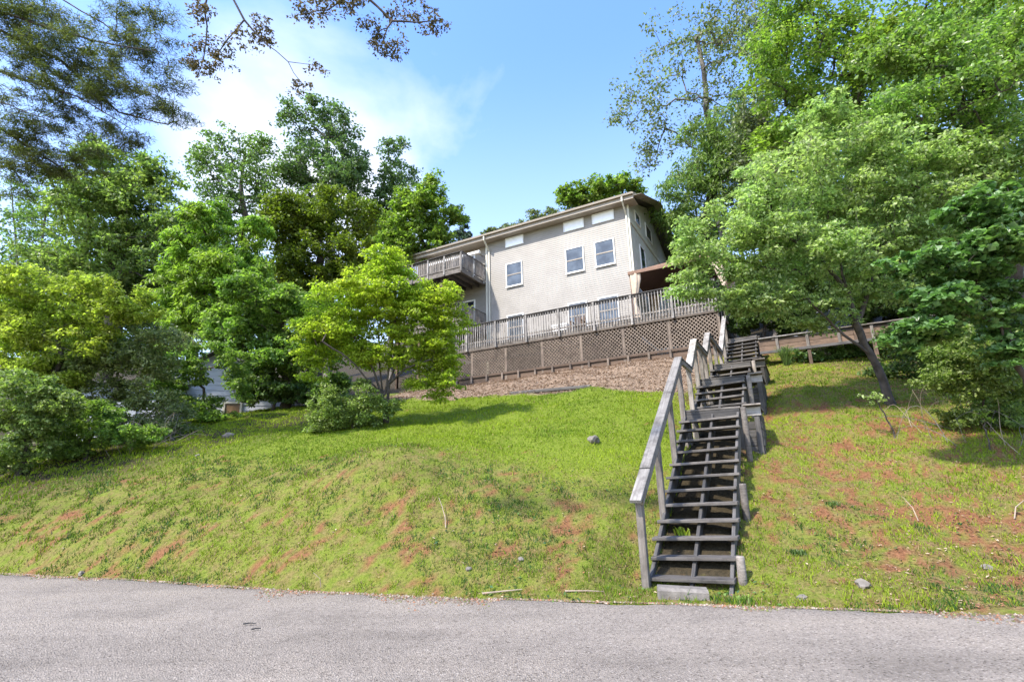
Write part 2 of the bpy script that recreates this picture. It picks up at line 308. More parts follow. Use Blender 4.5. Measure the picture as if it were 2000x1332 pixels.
GX, GY = np.meshgrid(gxs, gys); gx, gy = GX.ravel(), GY.ravel(); gzv = ground(gx, gy)
nx, ny = len(gxs), len(gys); idx = np.arange(nx*ny).reshape(ny, nx)
GF = np.stack([idx[:-1,:-1], idx[:-1,1:], idx[1:,1:], idx[1:,:-1]], -1).reshape(-1, 4)
m, t, b, N, L = newmat('lawn_ground'); M['ground'] = m
at_ = N('ShaderNodeAttribute'); at_.attribute_name = 'Col'; sp = N('ShaderNodeSeparateColor'); L(at_.outputs['Color'], sp.inputs[0])
tc_ = N('ShaderNodeTexCoord')
def gn(sc, det=6, ro=.6):
    n = N('ShaderNodeTexNoise'); n.inputs['Scale'].default_value = sc; n.inputs['Detail'].default_value = det; n.inputs['Roughness'].default_value = ro; L(tc_.outputs['Object'], n.inputs['Vector']); return n
def gmix(f, a, c):
    x = N('ShaderNodeMix'); x.data_type = 'RGBA'; L(f, x.inputs['Factor'])
    for i, v in ((6, a), (7, c)):
        if isinstance(v, tuple): x.inputs[i].default_value = (*v, 1)
        else: L(v, x.inputs[i])
    return x.outputs[2]
n_f = gn(26, 8, .7); n_m = gn(5, 7); 
turf = ramp(N, [(.3, (.05,.075,.01)), (.5, (.13,.175,.016)), (.72, (.19,.20,.04))]); L(n_f.outputs[0], turf.inputs[0])
soil = ramp(N, [(.25, (.06,.034,.018)), (.5, (.18,.105,.055)), (.75, (.30,.195,.115))]); L(n_f.outputs[0], soil.inputs[0])
clay = ramp(N, [(.25, (.075,.033,.016)), (.55, (.21,.092,.044)), (.8, (.33,.175,.095))]); L(n_f.outputs[0], clay.inputs[0])
mul = ramp(N, [(.25, (.075,.05,.033)), (.5, (.24,.17,.115)), (.75, (.39,.30,.215))]); L(gn(38, 8, .75).outputs[0], mul.inputs[0])
bk = N('ShaderNodeMath'); bk.operation = 'MULTIPLY'; rb = ramp(N, [(.40, (.15,.15,.15)), (.62, (1,1,1))]); L(n_m.outputs[0], rb.inputs[0]); L(rb.outputs[0], bk.inputs[0]); L(sp.outputs[2], bk.inputs[1])
c1 = gmix(bk.outputs[0], turf.outputs[0], soil.outputs[0]); c2 = gmix(sp.outputs[0], c1, clay.outputs[0]); c3 = gmix(sp.outputs[1], c2, mul.outputs[0])
flo = ramp(N, [(.3, (.022,.019,.011)), (.6, (.055,.042,.024)), (.8, (.08,.08,.03))]); L(n_f.outputs[0], flo.inputs[0]); c4 = gmix(at_.outputs['Alpha'], c3, flo.outputs[0])  # dark floor tone, also used for the shade painted under the stairs
L(c4, b.inputs['Base Color']); b.inputs['Roughness'].default_value = .95; b.inputs['Specular IOR Level'].default_value = .15
bp = N('ShaderNodeBump'); bp.inputs['Strength'].default_value = .8; bp.inputs['Distance'].default_value = .04; L(n_f.outputs[0], bp.inputs['Height']); L(bp.outputs[0], b.inputs['Normal'])
gl, gb = to_lb(gx, gy)
cols = np.stack([clay_mask(gx, gy), bed_mask(gx, gy), np.maximum(.6*bank_mask(gx, gy), np.clip(.75*sstep(8.6, 10.5, gx)+.8*sstep(3.2, 4.6, gx), 0, 1)), np.clip(sstep(14.6, 17, gy+.55*gx*(gx<0)*-1*.9)*(gx<-5.5)+sstep(-.25,.1,gb)*(gl>-1)+sstep(.3,1.5,gb)+sstep(9.3,11.5,gx)*(gy>edge_s(gx)+1)+sstep(-11.5,-14,gx)+1.0*(np.abs(gl+.78)<.5)*(gb>-13.9)*(gb<-.6), 0, 1)], -1)  # last alpha term paints shade onto the ground under the open stairs
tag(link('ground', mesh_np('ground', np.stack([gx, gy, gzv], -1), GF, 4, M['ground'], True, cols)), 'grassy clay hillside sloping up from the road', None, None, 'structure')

# road
m, t, b, N, L = newmat('chip_seal_asphalt'); M['road'] = m
tc_ = N('ShaderNodeTexCoord')
vo = N('ShaderNodeTexVoronoi'); vo.inputs['Scale'].default_value = 75; L(tc_.outputs['Object'], vo.inputs['Vector'])
n1 = gn(60, 4, .7); n2 = gn(.9, 5, .55)
sv = N('ShaderNodeSeparateColor'); L(vo.outputs['Color'], sv.inputs[0])
r1 = ramp(N, [(0, (.09,.073,.058)), (.13, (.222,.192,.160)), (.88, (.283,.245,.205)), (1, (.39,.345,.295))]); L(sv.outputs[0], r1.inputs[0])
r2 = ramp(N, [(.3, (.80,.79,.78)), (.5, (1,.99,.98)), (.7, (1.1,1.08,1.05))]); L(n2.outputs[0], r2.inputs[0])
mm = N('ShaderNodeMix'); mm.data_type = 'RGBA'; mm.blend_type = 'MULTIPLY'; mm.inputs['Factor'].default_value = 1; L(r1.outputs[0], mm.inputs[6]); L(r2.outputs[0], mm.inputs[7])
mpw = N('ShaderNodeMapping'); mpw.inputs['Rotation'].default_value = (0, 0, R(15)); mpw.inputs['Scale'].default_value = (.12, 1.1, 1); L(tc_.outputs['Object'], mpw.inputs['Vector'])
nw = N('ShaderNodeTexNoise'); nw.inputs['Scale'].default_value = 1; nw.inputs['Detail'].default_value = 6; nw.inputs['Roughness'].default_value = .6; L(mpw.outputs[0], nw.inputs['Vector'])
rw = ramp(N, [(.35, (.84,.835,.83)), (.55, (1,1,1)), (.7, (1.06,1.05,1.03))]); L(nw.outputs[0], rw.inputs[0])
mw = N('ShaderNodeMix'); mw.data_type = 'RGBA'; mw.blend_type = 'MULTIPLY'; mw.inputs['Factor'].default_value = 1; L(mm.outputs[2], mw.inputs[6]); L(rw.outputs[0], mw.inputs[7]); mm = mw
r3 = ramp(N, [(.3, (.72,.72,.72)), (.5, (1,1,1))]); L(n1.outputs[0], r3.inputs[0])
m3 = N('ShaderNodeMix'); m3.data_type = 'RGBA'; m3.blend_type = 'MULTIPLY'; m3.inputs['Factor'].default_value = .75; L(mm.outputs[2], m3.inputs[6]); L(r3.outputs[0], m3.inputs[7])
L(m3.outputs[2], b.inputs['Base Color']); b.inputs['Roughness'].default_value = .9; b.inputs['Specular IOR Level'].default_value = .25
bp = N('ShaderNodeBump'); bp.inputs['Strength'].default_value = .9; bp.inputs['Distance'].default_value = .012; L(vo.outputs['Distance'], bp.inputs['Height']); L(bp.outputs[0], b.inputs['Normal'])
rx = nonuni(-300, 300, -13, 10, .08, 1.2); rows = [0, .05, .3, 1, 2, 3.2, 4.5, 6.2]
RV = []
for k, dd in enumerate(rows):
    wob = ((fbm(rx*1.1, rx*0, 41)-.5)*.22+(vnoise(rx*4.5, rx*0, 43)-.5)*.09+(vnoise(rx*13, rx*0, 44)-.5)*.04)*(1 if k < 2 else 0)
    y = edge_s(rx)+.07-dd*1.04+wob; RV.append(np.stack([rx, y, np.full_like(rx, .012 if k else -.02)+.02*min(dd, 3)/3], -1))
RV = np.concatenate(RV); ri = np.arange(len(rx)*len(rows)).reshape(len(rows), len(rx))
RF = np.stack([ri[1:,:-1], ri[1:,1:], ri[:-1,1:], ri[:-1,:-1]], -1).reshape(-1, 4)
tag(link('road', mesh_np('road', RV, RF, 4, M['road'], True)), 'pale grey chip seal road along the bottom', None, None, 'structure')

# ------------------------------------------------------------------ grass, mulch, litter (uncountable)
rng = np.random.default_rng(5)
def colmat(name, rough=.7, trans=.3):
    m, t, b, N, L = newmat(name); a = N('ShaderNodeAttribute'); a.attribute_name = 'Col'; L(a.outputs['Color'], b.inputs['Base Color']); b.inputs['Roughness'].default_value = rough; b.inputs['Specular IOR Level'].default_value = .25
    tr = N('ShaderNodeBsdfTranslucent'); L(a.outputs['Color'], tr.inputs['Color']); ms = N('ShaderNodeMixShader'); ms.inputs[0].default_value = trans; L(b.outputs[0], ms.inputs[1]); L(tr.outputs[0], ms.inputs[2]); L(ms.outputs[0], t.nodes['Material Output'].inputs['Surface'])
    return m
M['blade'] = colmat('grass_blade'); M['litter'] = colmat('dry_litter', .9, .1)
def scatter(n, near=1.0):
    """points over the visible slope, denser towards the road"""
    u = rng.random(n)**1.25; th = rng.random(n); d = 5.6+u*13.5; x = (th*2.15-1.08)*d*1.0
    y = d*.98
    return x, y
def lawn_ok(x, y):
    l, b = to_lb(x, y); sl_, sb_ = l+.78, b+14.08
    sd = y-edge_s(x); ok = (sd > -.03) & ~((b > -.4) & (l > -1))
    return ok & (bed_mask(x, y) < .45) & ~((np.abs(sl_) < .42) & (sb_ > .1) & (sb_ < 14))
def blades():
    n = 600000; x, y = scatter(n); cm = clay_mask(x, y); bk = bank_mask(x, y); rt_ = np.clip(.5*sstep(8.2, 10.5, x)+.62*sstep(3.2, 4.6, x)*sstep(.30, .62, fbm(x*.9, y*.9, 77)+.1), 0, 1)
    tuft = fbm(x*2.6, y*2.6, 13); tuft2 = fbm(x*7, y*7, 17); dens = (1-.88*cm)*(1-.92*bk*(1-sstep(.40, .51, tuft*.45+tuft2*.55)))*(1-.75*rt_*(1-sstep(.42, .56, tuft)))
    ok = lawn_ok(x, y) & (rng.random(n) < dens); x, y, bk, tuft, tuft2, rt_ = x[ok], y[ok], bk[ok], tuft[ok], tuft2[ok], rt_[ok]; n = len(x)
    z = ground(x, y)-.01; d = np.hypot(x, y); h = (.012+.034*rng.random(n)**1.6)*(.55+1.0*fbm(x*1.6, y*1.6, 23)+.9*(rng.random(n) < .02))*(1+.6*bk*sstep(.5,.7,tuft2))*(1+.03*d); w = (.004+.006*rng.random(n))*np.clip(d/8, .8, 2.2)
    a = rng.random(n)*6.283; lean = (rng.random((n,2))-.5)*1.3
    V = np.empty((n,3,3)); px, py = np.cos(a)*w, np.sin(a)*w
    V[:,0] = np.stack([x-px, y-py, z], -1); V[:,1] = np.stack([x+px, y+py, z], -1); V[:,2] = np.stack([x+lean[:,0]*h, y+lean[:,1]*h, z+h], -1)
    g1 = np.array([.095,.17,.008]); g2 = np.array([.28,.365,.014]); g3 = np.array([.27,.195,.09]); g4 = np.array([.045,.105,.018])
    f = np.clip(fbm(x*.55, y*.55, 51)*1.5-.25+(rng.random(n)-.5)*.7, 0, 1)[:,None]; c = g1*(1-f)+g2*f
    dr = (rng.random(n) < (.04+.24*bk+.30*rt_))[:,None]; c = np.where(dr, g3*(.6+.6*rng.random((n,1))), c)
    wd = ((fbm(x*1.3, y*1.3, 61) > .60) & (rng.random(n) < .6*bk))[:,None]; c = np.where(wd, g4*(.7+.8*rng.random((n,1))), c)
    cl = np.repeat(np.concatenate([c, np.ones((n,1))], 1)[:,None], 3, 1)
    tag(link('lawn_grass', mesh_np('lawn_grass', V.reshape(-1,3), np.arange(n*3).reshape(-1,3), 3, M['blade'], False, cl.reshape(-1,4))), 'patchy yellow green grass covering the slope', 'grass', None, 'stuff')
blades()
def flakes(name, label, cat, n, pick, size, pal, up=.5, asp=.45, mat='litter', tilt=.6):
    x, y = pick(n); n = len(x); z = ground(x, y)+.008; a = rng.random(n)*6.283; s = size[0]+(size[1]-size[0])*rng.random(n)**2
    ax = np.stack([np.cos(a), np.sin(a), (rng.random(n)-.35)*tilt], -1); sd = np.stack([-np.sin(a), np.cos(a), (rng.random(n)-.5)*tilt], -1); c = np.stack([x, y, z+up*.02*rng.random(n)], -1)
    V = np.stack([c-ax*s[:,None]*.5, c+sd*(s*asp*.5)[:,None], c+ax*s[:,None]*.5, c-sd*(s*asp*.5)[:,None]+np.array([0,0,1])*(s*.1)[:,None]], 1)
    pal = np.array(pal); cc = pal[rng.integers(0, len(pal), n)]*(.6+.7*rng.random((n,1))); cl = np.repeat(np.concatenate([cc, np.ones((n,1))], 1)[:,None], 4, 1)
    i = np.arange(n)[:,None]*4; F = np.concatenate([i+[0,1,2], i+[0,2,3]], 1).reshape(-1,3)
    tag(link(name, mesh_np(name, V.reshape(-1,3), F, 3, M[mat], False, cl.reshape(-1,4))), label, cat, None, 'stuff')
def p_mulch(n):
    l = rng.random(n)*16-.2; b = -7.6*rng.random(n)+.1; x = HO.x+LA.x*l+BA.x*b; y = HO.y+LA.y*l+BA.y*b; ok = rng.random(n) < bed_mask(x, y); return x[ok], y[ok]
flakes('mulch', 'reddish brown mulch and dry leaves banked below the deck', 'mulch', 46000, p_mulch, (.03,.11), [(.33,.24,.165),(.42,.325,.235),(.24,.165,.11),(.48,.40,.31),(.15,.10,.065),(.35,.235,.155)], 2.5, .4)
def p_litter(n):
    x, y = scatter(n); bk = bank_mask(x, y); ok = lawn_ok(x, y) & (rng.random(n) < .04+.42*bk*fbm(x*1.7, y*1.7, 71)+.9*sstep(3, 4.5, x)*sstep(.35, .6, fbm(x*1.2, y*1.2, 73)))
    return x[ok], y[ok]
flakes('fallen_leaves', 'small dry brown leaves and straw scattered over the bank', 'leaf litter', 60000, p_litter, (.015,.06), [(.24,.14,.08),(.34,.225,.14),(.15,.085,.05),(.40,.30,.20),(.29,.14,.075)], 1.2, .4)
def p_weed(n):
    x, y = scatter(n); bk = bank_mask(x, y); ok = lawn_ok(x, y) & (rng.random(n) < bk*sstep(.58, .72, fbm(x*2.2, y*2.2, 91))); return x[ok], y[ok]
flakes('weed_leaves', 'broad dark green weed leaves dotted through the bank', 'weeds', 26000, p_weed, (.02,.06), [(.06,.13,.035),(.09,.18,.04),(.05,.11,.045),(.13,.21,.05)], 2.5, .6, 'blade', 1.1)
def p_clov(n):
    x, y = scatter(n); f = rng.random(n); ok = (y > edge_s(x)) & (clay_mask(x, y) > .2) & (f < .5); return x[ok], y[ok]
flakes('clay_crumbs', 'orange clay clods on bare patches of the bank', 'soil', 16000, p_clov, (.015,.05), [(.28,.115,.055),(.22,.085,.04),(.36,.18,.10)], 1, .8)

def p_edge(n):
    x = rng.random(n)*16-9.5; y = edge_s(x)+.05-np.abs(rng.normal(size=n))*.28*sstep(.3, .75, fbm(x*1.3, x*0, 81))-.03*rng.random(n); return x, y
def road_grit():
    x, y = p_edge(8000); n = len(x); s_ = .006+.016*rng.random(n)**2; a = rng.random(n)*6.283; z = np.full(n, .016)
    V = np.stack([np.stack([x+np.cos(a+k*2.094)*s_, y+np.sin(a+k*2.094)*s_, z], -1) for k in range(3)]+[np.stack([x, y, z+s_*.9], -1)], 1)
    i = np.arange(n)[:,None]*4; F = np.concatenate([i+[0,1,3], i+[1,2,3], i+[2,0,3]], 1).reshape(-1,3)
    pal = np.array([(.26,.20,.15),(.34,.28,.22),(.18,.12,.08),(.28,.14,.08),(.16,.17,.06)]); cc = pal[rng.integers(0, 5, n)]*(.6+.7*rng.random((n,1))); cl = np.repeat(np.concatenate([cc, np.ones((n,1))], 1)[:,None], 4, 1)
    tag(link('road_grit', mesh_np('road_grit', V.reshape(-1,3), F, 3, M['litter'], False, cl.reshape(-1,4))), 'gravel, clay crumbs and leaf bits along the road edge', 'gravel', None, 'stuff')
road_grit()
# ------------------------------------------------------------------ house
TAN = M['siding']
house = thing('house', 'beige sided house with long eave above the wooden deck', 'house', Matrix.Translation(HP(8, 6, gz(5, 25))))
HL0, HL1, HB0, HB1, ZE = 3.93, 17.8, 3.0, 11.6, 15.22
def clap(l0, l1, b, z0, z1, ex=.115):
    mb = MB(); n = int((z1-z0)/ex)
    for i in range(n):
        a, c = z0+i*ex, min(z0+(i+1)*ex, z1)
        mb.add([(-l1, b-.013, a), (-l0, b-.013, a), (-l0, b, c), (-l1, b, c), (-l1, b, a), (-l0, b, a)], [(0,1,2,3), (4,5,1,0)])
    return mb
clap(HL0+.06, 12.5, HB0, 7.78, ZE).build('siding', TAN, house, MH)
clap(12.62, HL1-.06, HB0+.25, 7.78, ZE).build('siding', TAN, house, MH)
MB().box(-12.62, -12.5, HB0-.03, HB0+.25, 6.4, ZE).build('corner_trim', M['cream'], house, MH)
MB().box(-HL0-.07, -HL0+.03, HB0-.03, HB0+.08, 6.4, ZE).build('corner_trim', M['cream'], house, MH)
MB().box(-HL1-.03, -HL1+.07, HB0+.22, HB0+.33, 6.4, ZE).build('corner_trim', M['cream'], house, MH)
# gable end (right) with vertical panels, back and left walls
RB, RZ = 7.3, 16.85
def gable(l, s):
    mb = MB(); step = .3; b = HB0+.06
    def top(bb): return ZE+(RZ-ZE)*(1-abs(bb-RB)/(RB-HB0+.01))-.03
    while b < HB1-.01:
        c = min(b+step, HB1); cuts = [b] + ([RB] if b < RB < c else []) + [c]
        for p, q in zip(cuts[:-1], cuts[1:]):
            x = -l; g = .012
            mb.add([(x, p, 6.4), (x, q, 6.4), (x, q, top(q)), (x, p, top(p))], [(0,1,2,3)] if s > 0 else [(3,2,1,0)])
        mb.box(-l+(0 if s > 0 else -.02), -l+(.02 if s > 0 else 0), b-.012, b+.012, 6.4, top(b)-.01)
        b = c
    return mb
gable(HL0, 1).build('gable_wall', M['gable'], house, MH); gable(HL1, -1).build('gable_wall', M['gable'], house, MH)
MB().box(-HL1, -HL0, HB1-.1, HB1, 6.4, ZE).build('back_wall', TAN, house, MH)
MB().box(-HL0+.004, -HL0+.05, HB0+.08, HB1, 13.98, 14.2).build('trim_band', M['cream'], house, MH)
# roof slabs
OH, OR = .55, .45; sl_ = (RZ-ZE)/(RB-HB0)
rf = MB()
for s in (0, 1):
    b0 = HB0-OH if s == 0 else HB1+OH; z0 = ZE-.02-(OH*sl_ if True else 0)+.12
    x0, x1 = -HL1-OR, -HL0+OR; zr = RZ+.12
    if s == 0: q = [(x0,b0,z0),(x1,b0,z0),(x1,RB,zr),(x0,RB,zr)]
    else: q = [(x1,b0,z0),(x0,b0,z0),(x0,RB,zr),(x1,RB,zr)]
    rf.add(q+[(a, c, d+.12) for a, c, d in q], [(3,2,1,0),(4,5,6,7),(0,1,5,4),(1,2,6,5),(2,3,7,6),(3,0,4,7)])
roof = rf.build('roof', M['shingle'], house, MH)
zf = ZE-.02-OH*sl_+.12
# boxed soffit and gutter
sf = MB(); b0 = HB0-OH
sf.box(-HL1-OR, -HL0+OR, b0+.02, HB0+.3, zf-.16, zf-.13).build('soffit', M['soffit'], roof, MH)
MB().box(-HL1-OR, -HL0+OR, b0-.015, b0+.018, zf-.19, zf+.14).build('fascia', M['fascia'], roof, MH)
g = MB(); pr = [(0,0),(-.03,-.09),(-.12,-.10),(-.14,0),(-.13,0),(-.11,-.09),(-.04,-.08),(-.012,0)]
V = [(x, b0-.017+y, zf+.11+z) for x in (-HL1-OR, -HL0+OR) for y, z in pr]; n = len(pr)
g.add(V, [(i, (i+1)%n, n+(i+1)%n, n+i) for i in range(n)]+[tuple(range(n)), tuple(range(2*n-1, n-1, -1))]).build('gutter', M['fascia'], roof, MH)
# rake boards
for l in (HL0-OR, HL1+OR):
    for s in (0, 1):
        bb = HB0-OH if s == 0 else HB1+OH
        MB().bar((-l, bb, zf+.03), (-l, RB, RZ+.15), .04, .24).build('rake_board', M['fascia'], roof, MH)
        MB().bar((-l+(.22 if l < 8 else -.22), bb, zf-.04), (-l+(.22 if l < 8 else -.22), RB, RZ+.08), .40, .02).build('rake_soffit', M['soffit'], roof, MH)
def downspout(l):
    mb = MB(); z1 = zf+.0; b = HB0-.06
    for p, q in (((-l, b0-.09, z1), (-l, b0-.09, z1-.25)), ((-l, b0-.09, z1-.22), (-l, b, z1-.75)), ((-l, b, z1-.72), (-l, b, 8.2))): mb.bar(p, q, .075, .06, (0,1,0))
    return mb.build('downspout', M['cream'], house, MH)
downspout(12.35); downspout(HL0+.12)
def window(l0, l1, z0, z1, b=HB0, glassm='glass', rail=True, fw_=.055, name='window', pr=.072):
    mb = MB(); f = b-pr
    for a in ((-l1-fw_, -l1, z0-fw_, z1+fw_), (-l0, -l0+fw_, z0-fw_, z1+fw_), (-l1, -l0, z1, z1+fw_), (-l1, -l0, z0-fw_, z0)): mb.box(a[0], a[1], f, b+.02, a[2], a[3])
    w = mb.build(name, M['white'], house, MH)
    zm = (z0+z1)/2
    if rail:
        MB().box(-l1+.012, -l0-.012, f+.026, f+.036, zm+.02, z1-.012).build('pane', M[glassm], w, MH); MB().box(-l1+.012, -l0-.012, f+.038, f+.048, z0+.012, zm-.02).build('pane', M[glassm], w, MH)
        MB().box(-l1, -l0, f+.016, f+.05, zm-.028, zm+.028).build('meeting_rail', M['darkglass'] if False else M['fascia'], w, MH)
        MB().box(-l1-fw_-.02, -l0+fw_+.02, f-.03, f-.002, z0-fw_-.04, z0-fw_+.01).build('sill', M['white'], w, MH)
    else: MB().box(-l1+.01, -l0-.01, f+.03, f+.045, z0+.01, z1-.01).build('pane', M[glassm], w, MH)
    return w
for l0, l1 in ((4.86,5.82),(6.54,7.48),(10.24,11.18)):
    window(l0, l1, 11.92, 13.24)
    window(l0, l1, 8.78, 10.12)
for l0, l1 in ((4.74,5.86),(6.42,7.52),(10.1,11.2)): window(l0, l1, 14.36, 14.86, glassm='blind', rail=False, fw_=.04)
for l0, l1 in ((13.6,15.3),): window(l0, l1, 12.75, 14.5, HB0+.25, 'darkglass', True, .08, 'patio_door'); window(l0, l1, 9.7, 11.6, HB0+.25, 'darkglass', True, .08, 'patio_door')
def gwin(b0_, b1_, z0, z1, name, mt):
    mb = MB(); x = -HL0; f = .06
    for a in ((b0_-f, b0_, z0-f, z1+f), (b1_, b1_+f, z0-f, z1+f), (b0_, b1_, z1, z1+f), (b0_, b1_, z0-f, z0)): mb.box(x+.003, x+.06, a[0], a[1], a[2], a[3])
    w = mb.build(name, M['white'], house, MH); MB().box(x+.022, x+.034, b0_+.005, b1_-.005, z0+.005, z1-.005).build('pane', M[mt], w, MH)
gwin(4.2, 5.1, 14.55, 15.15, 'window', 'glass'); gwin(4.6, 5.5, 11.4, 13.3, 'window', 'darkglass'); gwin(6.4, 7.6, 14.6, 15.4, 'window', 'glass')
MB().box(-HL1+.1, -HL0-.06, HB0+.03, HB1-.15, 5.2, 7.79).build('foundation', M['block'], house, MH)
# dark interior so panes back onto something solid
# balconies
def balcony(zfloor, ztop, name, l0=12.75, l1=17.6, b0_=.65):
    fl = MB(); nb = 14
    for i in range(nb):
        y0 = b0_+(HB0+.25-b0_)*i/nb; fl.box(-l1, -l0, y0+.004, y0+(HB0+.25-b0_)/nb-.004, zfloor-.035, zfloor)
    bal = fl.build(name, M['wgrey'], house, MH)
    for y in (b0_+.03,): board('rim_joist', HP(l0, y, zfloor-.15), HP(l1, y, zfloor-.15), .22, .045, M['wgrey'], bal, BA)
    for l in (l0+.02, l1-.02): board('rim_joist', HP(l, b0_+.06, zfloor-.15), HP(l, HB0+.2, zfloor-.15), .22, .045, M['wgrey'], bal, LA)
    for k in range(9):
        l = l0+.5+k*(l1-l0-1)/8; board('joist', HP(l, b0_+.06, zfloor-.145), HP(l, HB0+.2, zfloor-.145), .2, .04, M['wdark'], bal, LA)
    for l in (l0+1.5, (l0+l1)/2+.6, l1-.25):
        board('support_post', HP(l, b0_+.3, 6.2), HP(l, b0_+.3, zfloor-.26), .14, .14, M['wbrown'], bal, BA)
        board('brace', HP(l, b0_+.34, zfloor-1.0), HP(l, HB0-.3, zfloor-.27), .09, .09, M['wdark'], bal, LA)
    # rails: front and both ends
    for p, q in ((( l0, b0_), (l1, b0_)), ((l0, b0_), (l0, HB0+.2)), ((l1, b0_), (l1, HB0+.2))):
        P, Q = HP(*p, 0), HP(*q, 0); Lg = (Q-P).length; d = (Q-P).normalized(); nrm = Vector((-d.y, d.x, 0))
        board('cap_rail', P+Vector((0,0,ztop)), Q+Vector((0,0,ztop)), .14, .04, M['wdark'], bal)
        board('bottom_rail', P+Vector((0,0,zfloor+.08)), Q+Vector((0,0,zfloor+.08)), .08, .04, M['wgrey'], bal, nrm)
        k = int(Lg/.125)
        for i in range(k+1):
            c = P+d*(Lg*i/k)
            if i % 9 == 0: board('post', c+Vector((0,0,zfloor-.2)), c+Vector((0,0,ztop-.02)), .09, .09, M['wpale'], bal, d)
            else: board('picket', c-nrm*.045+Vector((0,0,zfloor+.03)), c-nrm*.045+Vector((0,0,ztop-.02)), .088, .028, M['wgrey'], bal, nrm)
    return bal
balcony(12.62, 13.58, 'balcony'); balcony(9.55, 10.58, 'balcony')
aw = thing('awning', 'rolled white awning under the eave above the upper balcony', 'awning', Matrix.Translation(HP(14.5, 2.7, 14.3)))
MB().tube([HP(12.75, 2.55, 14.30), HP(16.5, 2.55, 14.30)], [.10, .10], 10).build('roller', M['white'], aw); 
for l in (13, 16.2): MB().bar(HP(l, 2.55, 14.3), HP(l, 3.2, 14.35), .05, .05).build('bracket', M['fascia'], aw)
MB().bar(HP(12.75, 2.42, 14.24), HP(16.5, 2.42, 14.24), .05, .12).build('front_bar', M['white'], aw)

# ------------------------------------------------------------------ deck
deck = thing('deck', 'raised weathered deck with picket railing and lattice skirt along the house', 'deck', Matrix.Translation(HP(6, .1, 6.2)))
DZ, DT, DB, DL = 7.9, 8.92, 6.30, 13.6
k = 21
for i in range(k):
    b = .07+i*.14
    board('deck_board', HP(-.05 if i > 0 else -.05, b, DZ-.02), HP(DL, b, DZ-.02), .134, .035, M['wgrey'], deck)
for i in range(22):
    b = 3.01+i*.14
    board('deck_board', HP(-.05, b, DZ-.02), HP(HL0-.1, b, DZ-.02), .134, .035, M['wgrey'], deck)
board('rim_joist', HP(0, .02, DZ-.16), HP(DL, .02, DZ-.16), .23, .04, M['wgrey'], deck, BA)
board('rim_joist', HP(0, .06, DZ-.16), HP(0, 6.0, DZ-.16), .23, .04, M['wdark'], deck, LA)
board('cap_rail', HP(-.08, -.03, DT), HP(DL, -.03, DT), .15, .04, M['wdark'], deck)
board('top_rail', HP(0, -.01, DT-.09), HP(DL, -.01, DT-.09), .085, .038, M['wdark'], deck, BA)
board('bottom_rail', HP(0, -.01, DZ+.09), HP(DL, -.01, DZ+.09), .085, .038, M['wgrey'], deck, BA)
board('cap_rail', HP(-.0, -.08, DT+.002), HP(-.0, 4.2, DT+.002), .15, .04, M['wdark'], deck)
np_ = 104
for i in range(np_+1):
    l = DL*i/np_
    if i % 13 == 0: board('post', HP(l, -.065, DZ-.32), HP(l, -.065, DT-.022), .095, .095, M['wpale'], deck, BA)
    else: board('picket', HP(l, -.05, DZ-.16), HP(l, -.05, DT-.03), .04, .036, M['wpale'], deck, BA)
for i in range(1, 32):
    b = i*.13
    if i % 10 == 0: board('post', HP(-.05, b, DZ-.3), HP(-.05, b, DT-.022), .095, .095, M['wgrey'], deck, LA)
    else: board('picket', HP(-.045, b, DZ-.16), HP(-.045, b, DT-.03), .04, .036, M['wgrey'], deck, LA)
board('gap_board', HP(HL0-.1, 2.957, DZ-.1), HP(DL, 2.957, DZ-.1), .2, .034, M['wdark'], deck, BA)  # added to close the wall gap that let sun under the deck
# lattice skirt: panels between posts, two layers of diagonal laths
def lattice(P, d, wd, z0, z1, parent, nrm, sp=.115, lw=.036):
    mb = MB(); hgt = z1-z0
    for layer, sg in ((0, 1), (1, -1)):
        off = nrm*(.006 if layer else -.006); c = -hgt
        while c < wd+hgt:
            # line u = c + s*sg (s height) clipped to [0,wd]x[0,hgt]
            pts = []
            u0, u1 = (c, c+hgt) if sg > 0 else (c, c-hgt)
            s0, s1 = 0., hgt
            lo, hi = 0., 1.
            du = u1-u0
            t0, t1 = (0-u0)/du, (wd-u0)/du
            lo, hi = max(lo, min(t0, t1)), min(hi, max(t0, t1))
            if hi-lo > .03:
                A = P+d*(u0+du*lo)+Vector((0,0,z0+hgt*lo))+off; B = P+d*(u0+du*hi)+Vector((0,0,z0+hgt*hi))+off
                mb.bar(A, B, lw, .008, nrm)
            c += sp*1.414
    return tag(mb.build('lattice_panel', M['lattice'], parent), kind='stuff')
npan = 7; pw = DL/npan
for i in range(npan):
    l0 = i*pw; P = HP(l0+.05, .05, 0); lattice(P, LA, pw-.1, DB, DZ-.29, deck, BA)
for i in range(npan+1): board('skirt_post', HP(i*pw, .1, 5.7), HP(i*pw, .1, DZ-.28), .1, .1, M['lattice'], deck, BA)
lattice(HP(.0, .12, 0), BA, 5.6, DB, DZ-.29, deck, LA)
board('skirt_rail', HP(-.05, .012, DB-.04), HP(DL, .012, DB-.04), .11, .04, M['wbrown'], deck, BA)
board('skirt_rail', HP(-.05, .012, DZ-.31), HP(DL, .012, DZ-.31), .06, .03, M['lattice'], deck, BA)
for i in range(16): board('base_post', HP(.2+i*.88, -.02, 5.5), HP(.2+i*.88, -.02, DB-.02), .09, .07, M['lattice'], deck, BA)
board('base_board', HP(-.05, .07, DB-.26), HP(DL, .07, DB-.26), .3, .03, M['wbrown'], deck, BA)
# tall board end screen by the stair top
for i in range(5): board('end_board', HP(-.12, .15+i*.15, 6.0), HP(-.12, .15+i*.15, 8.5+.12*i), .14, .03, M['wdark'], deck, LA)
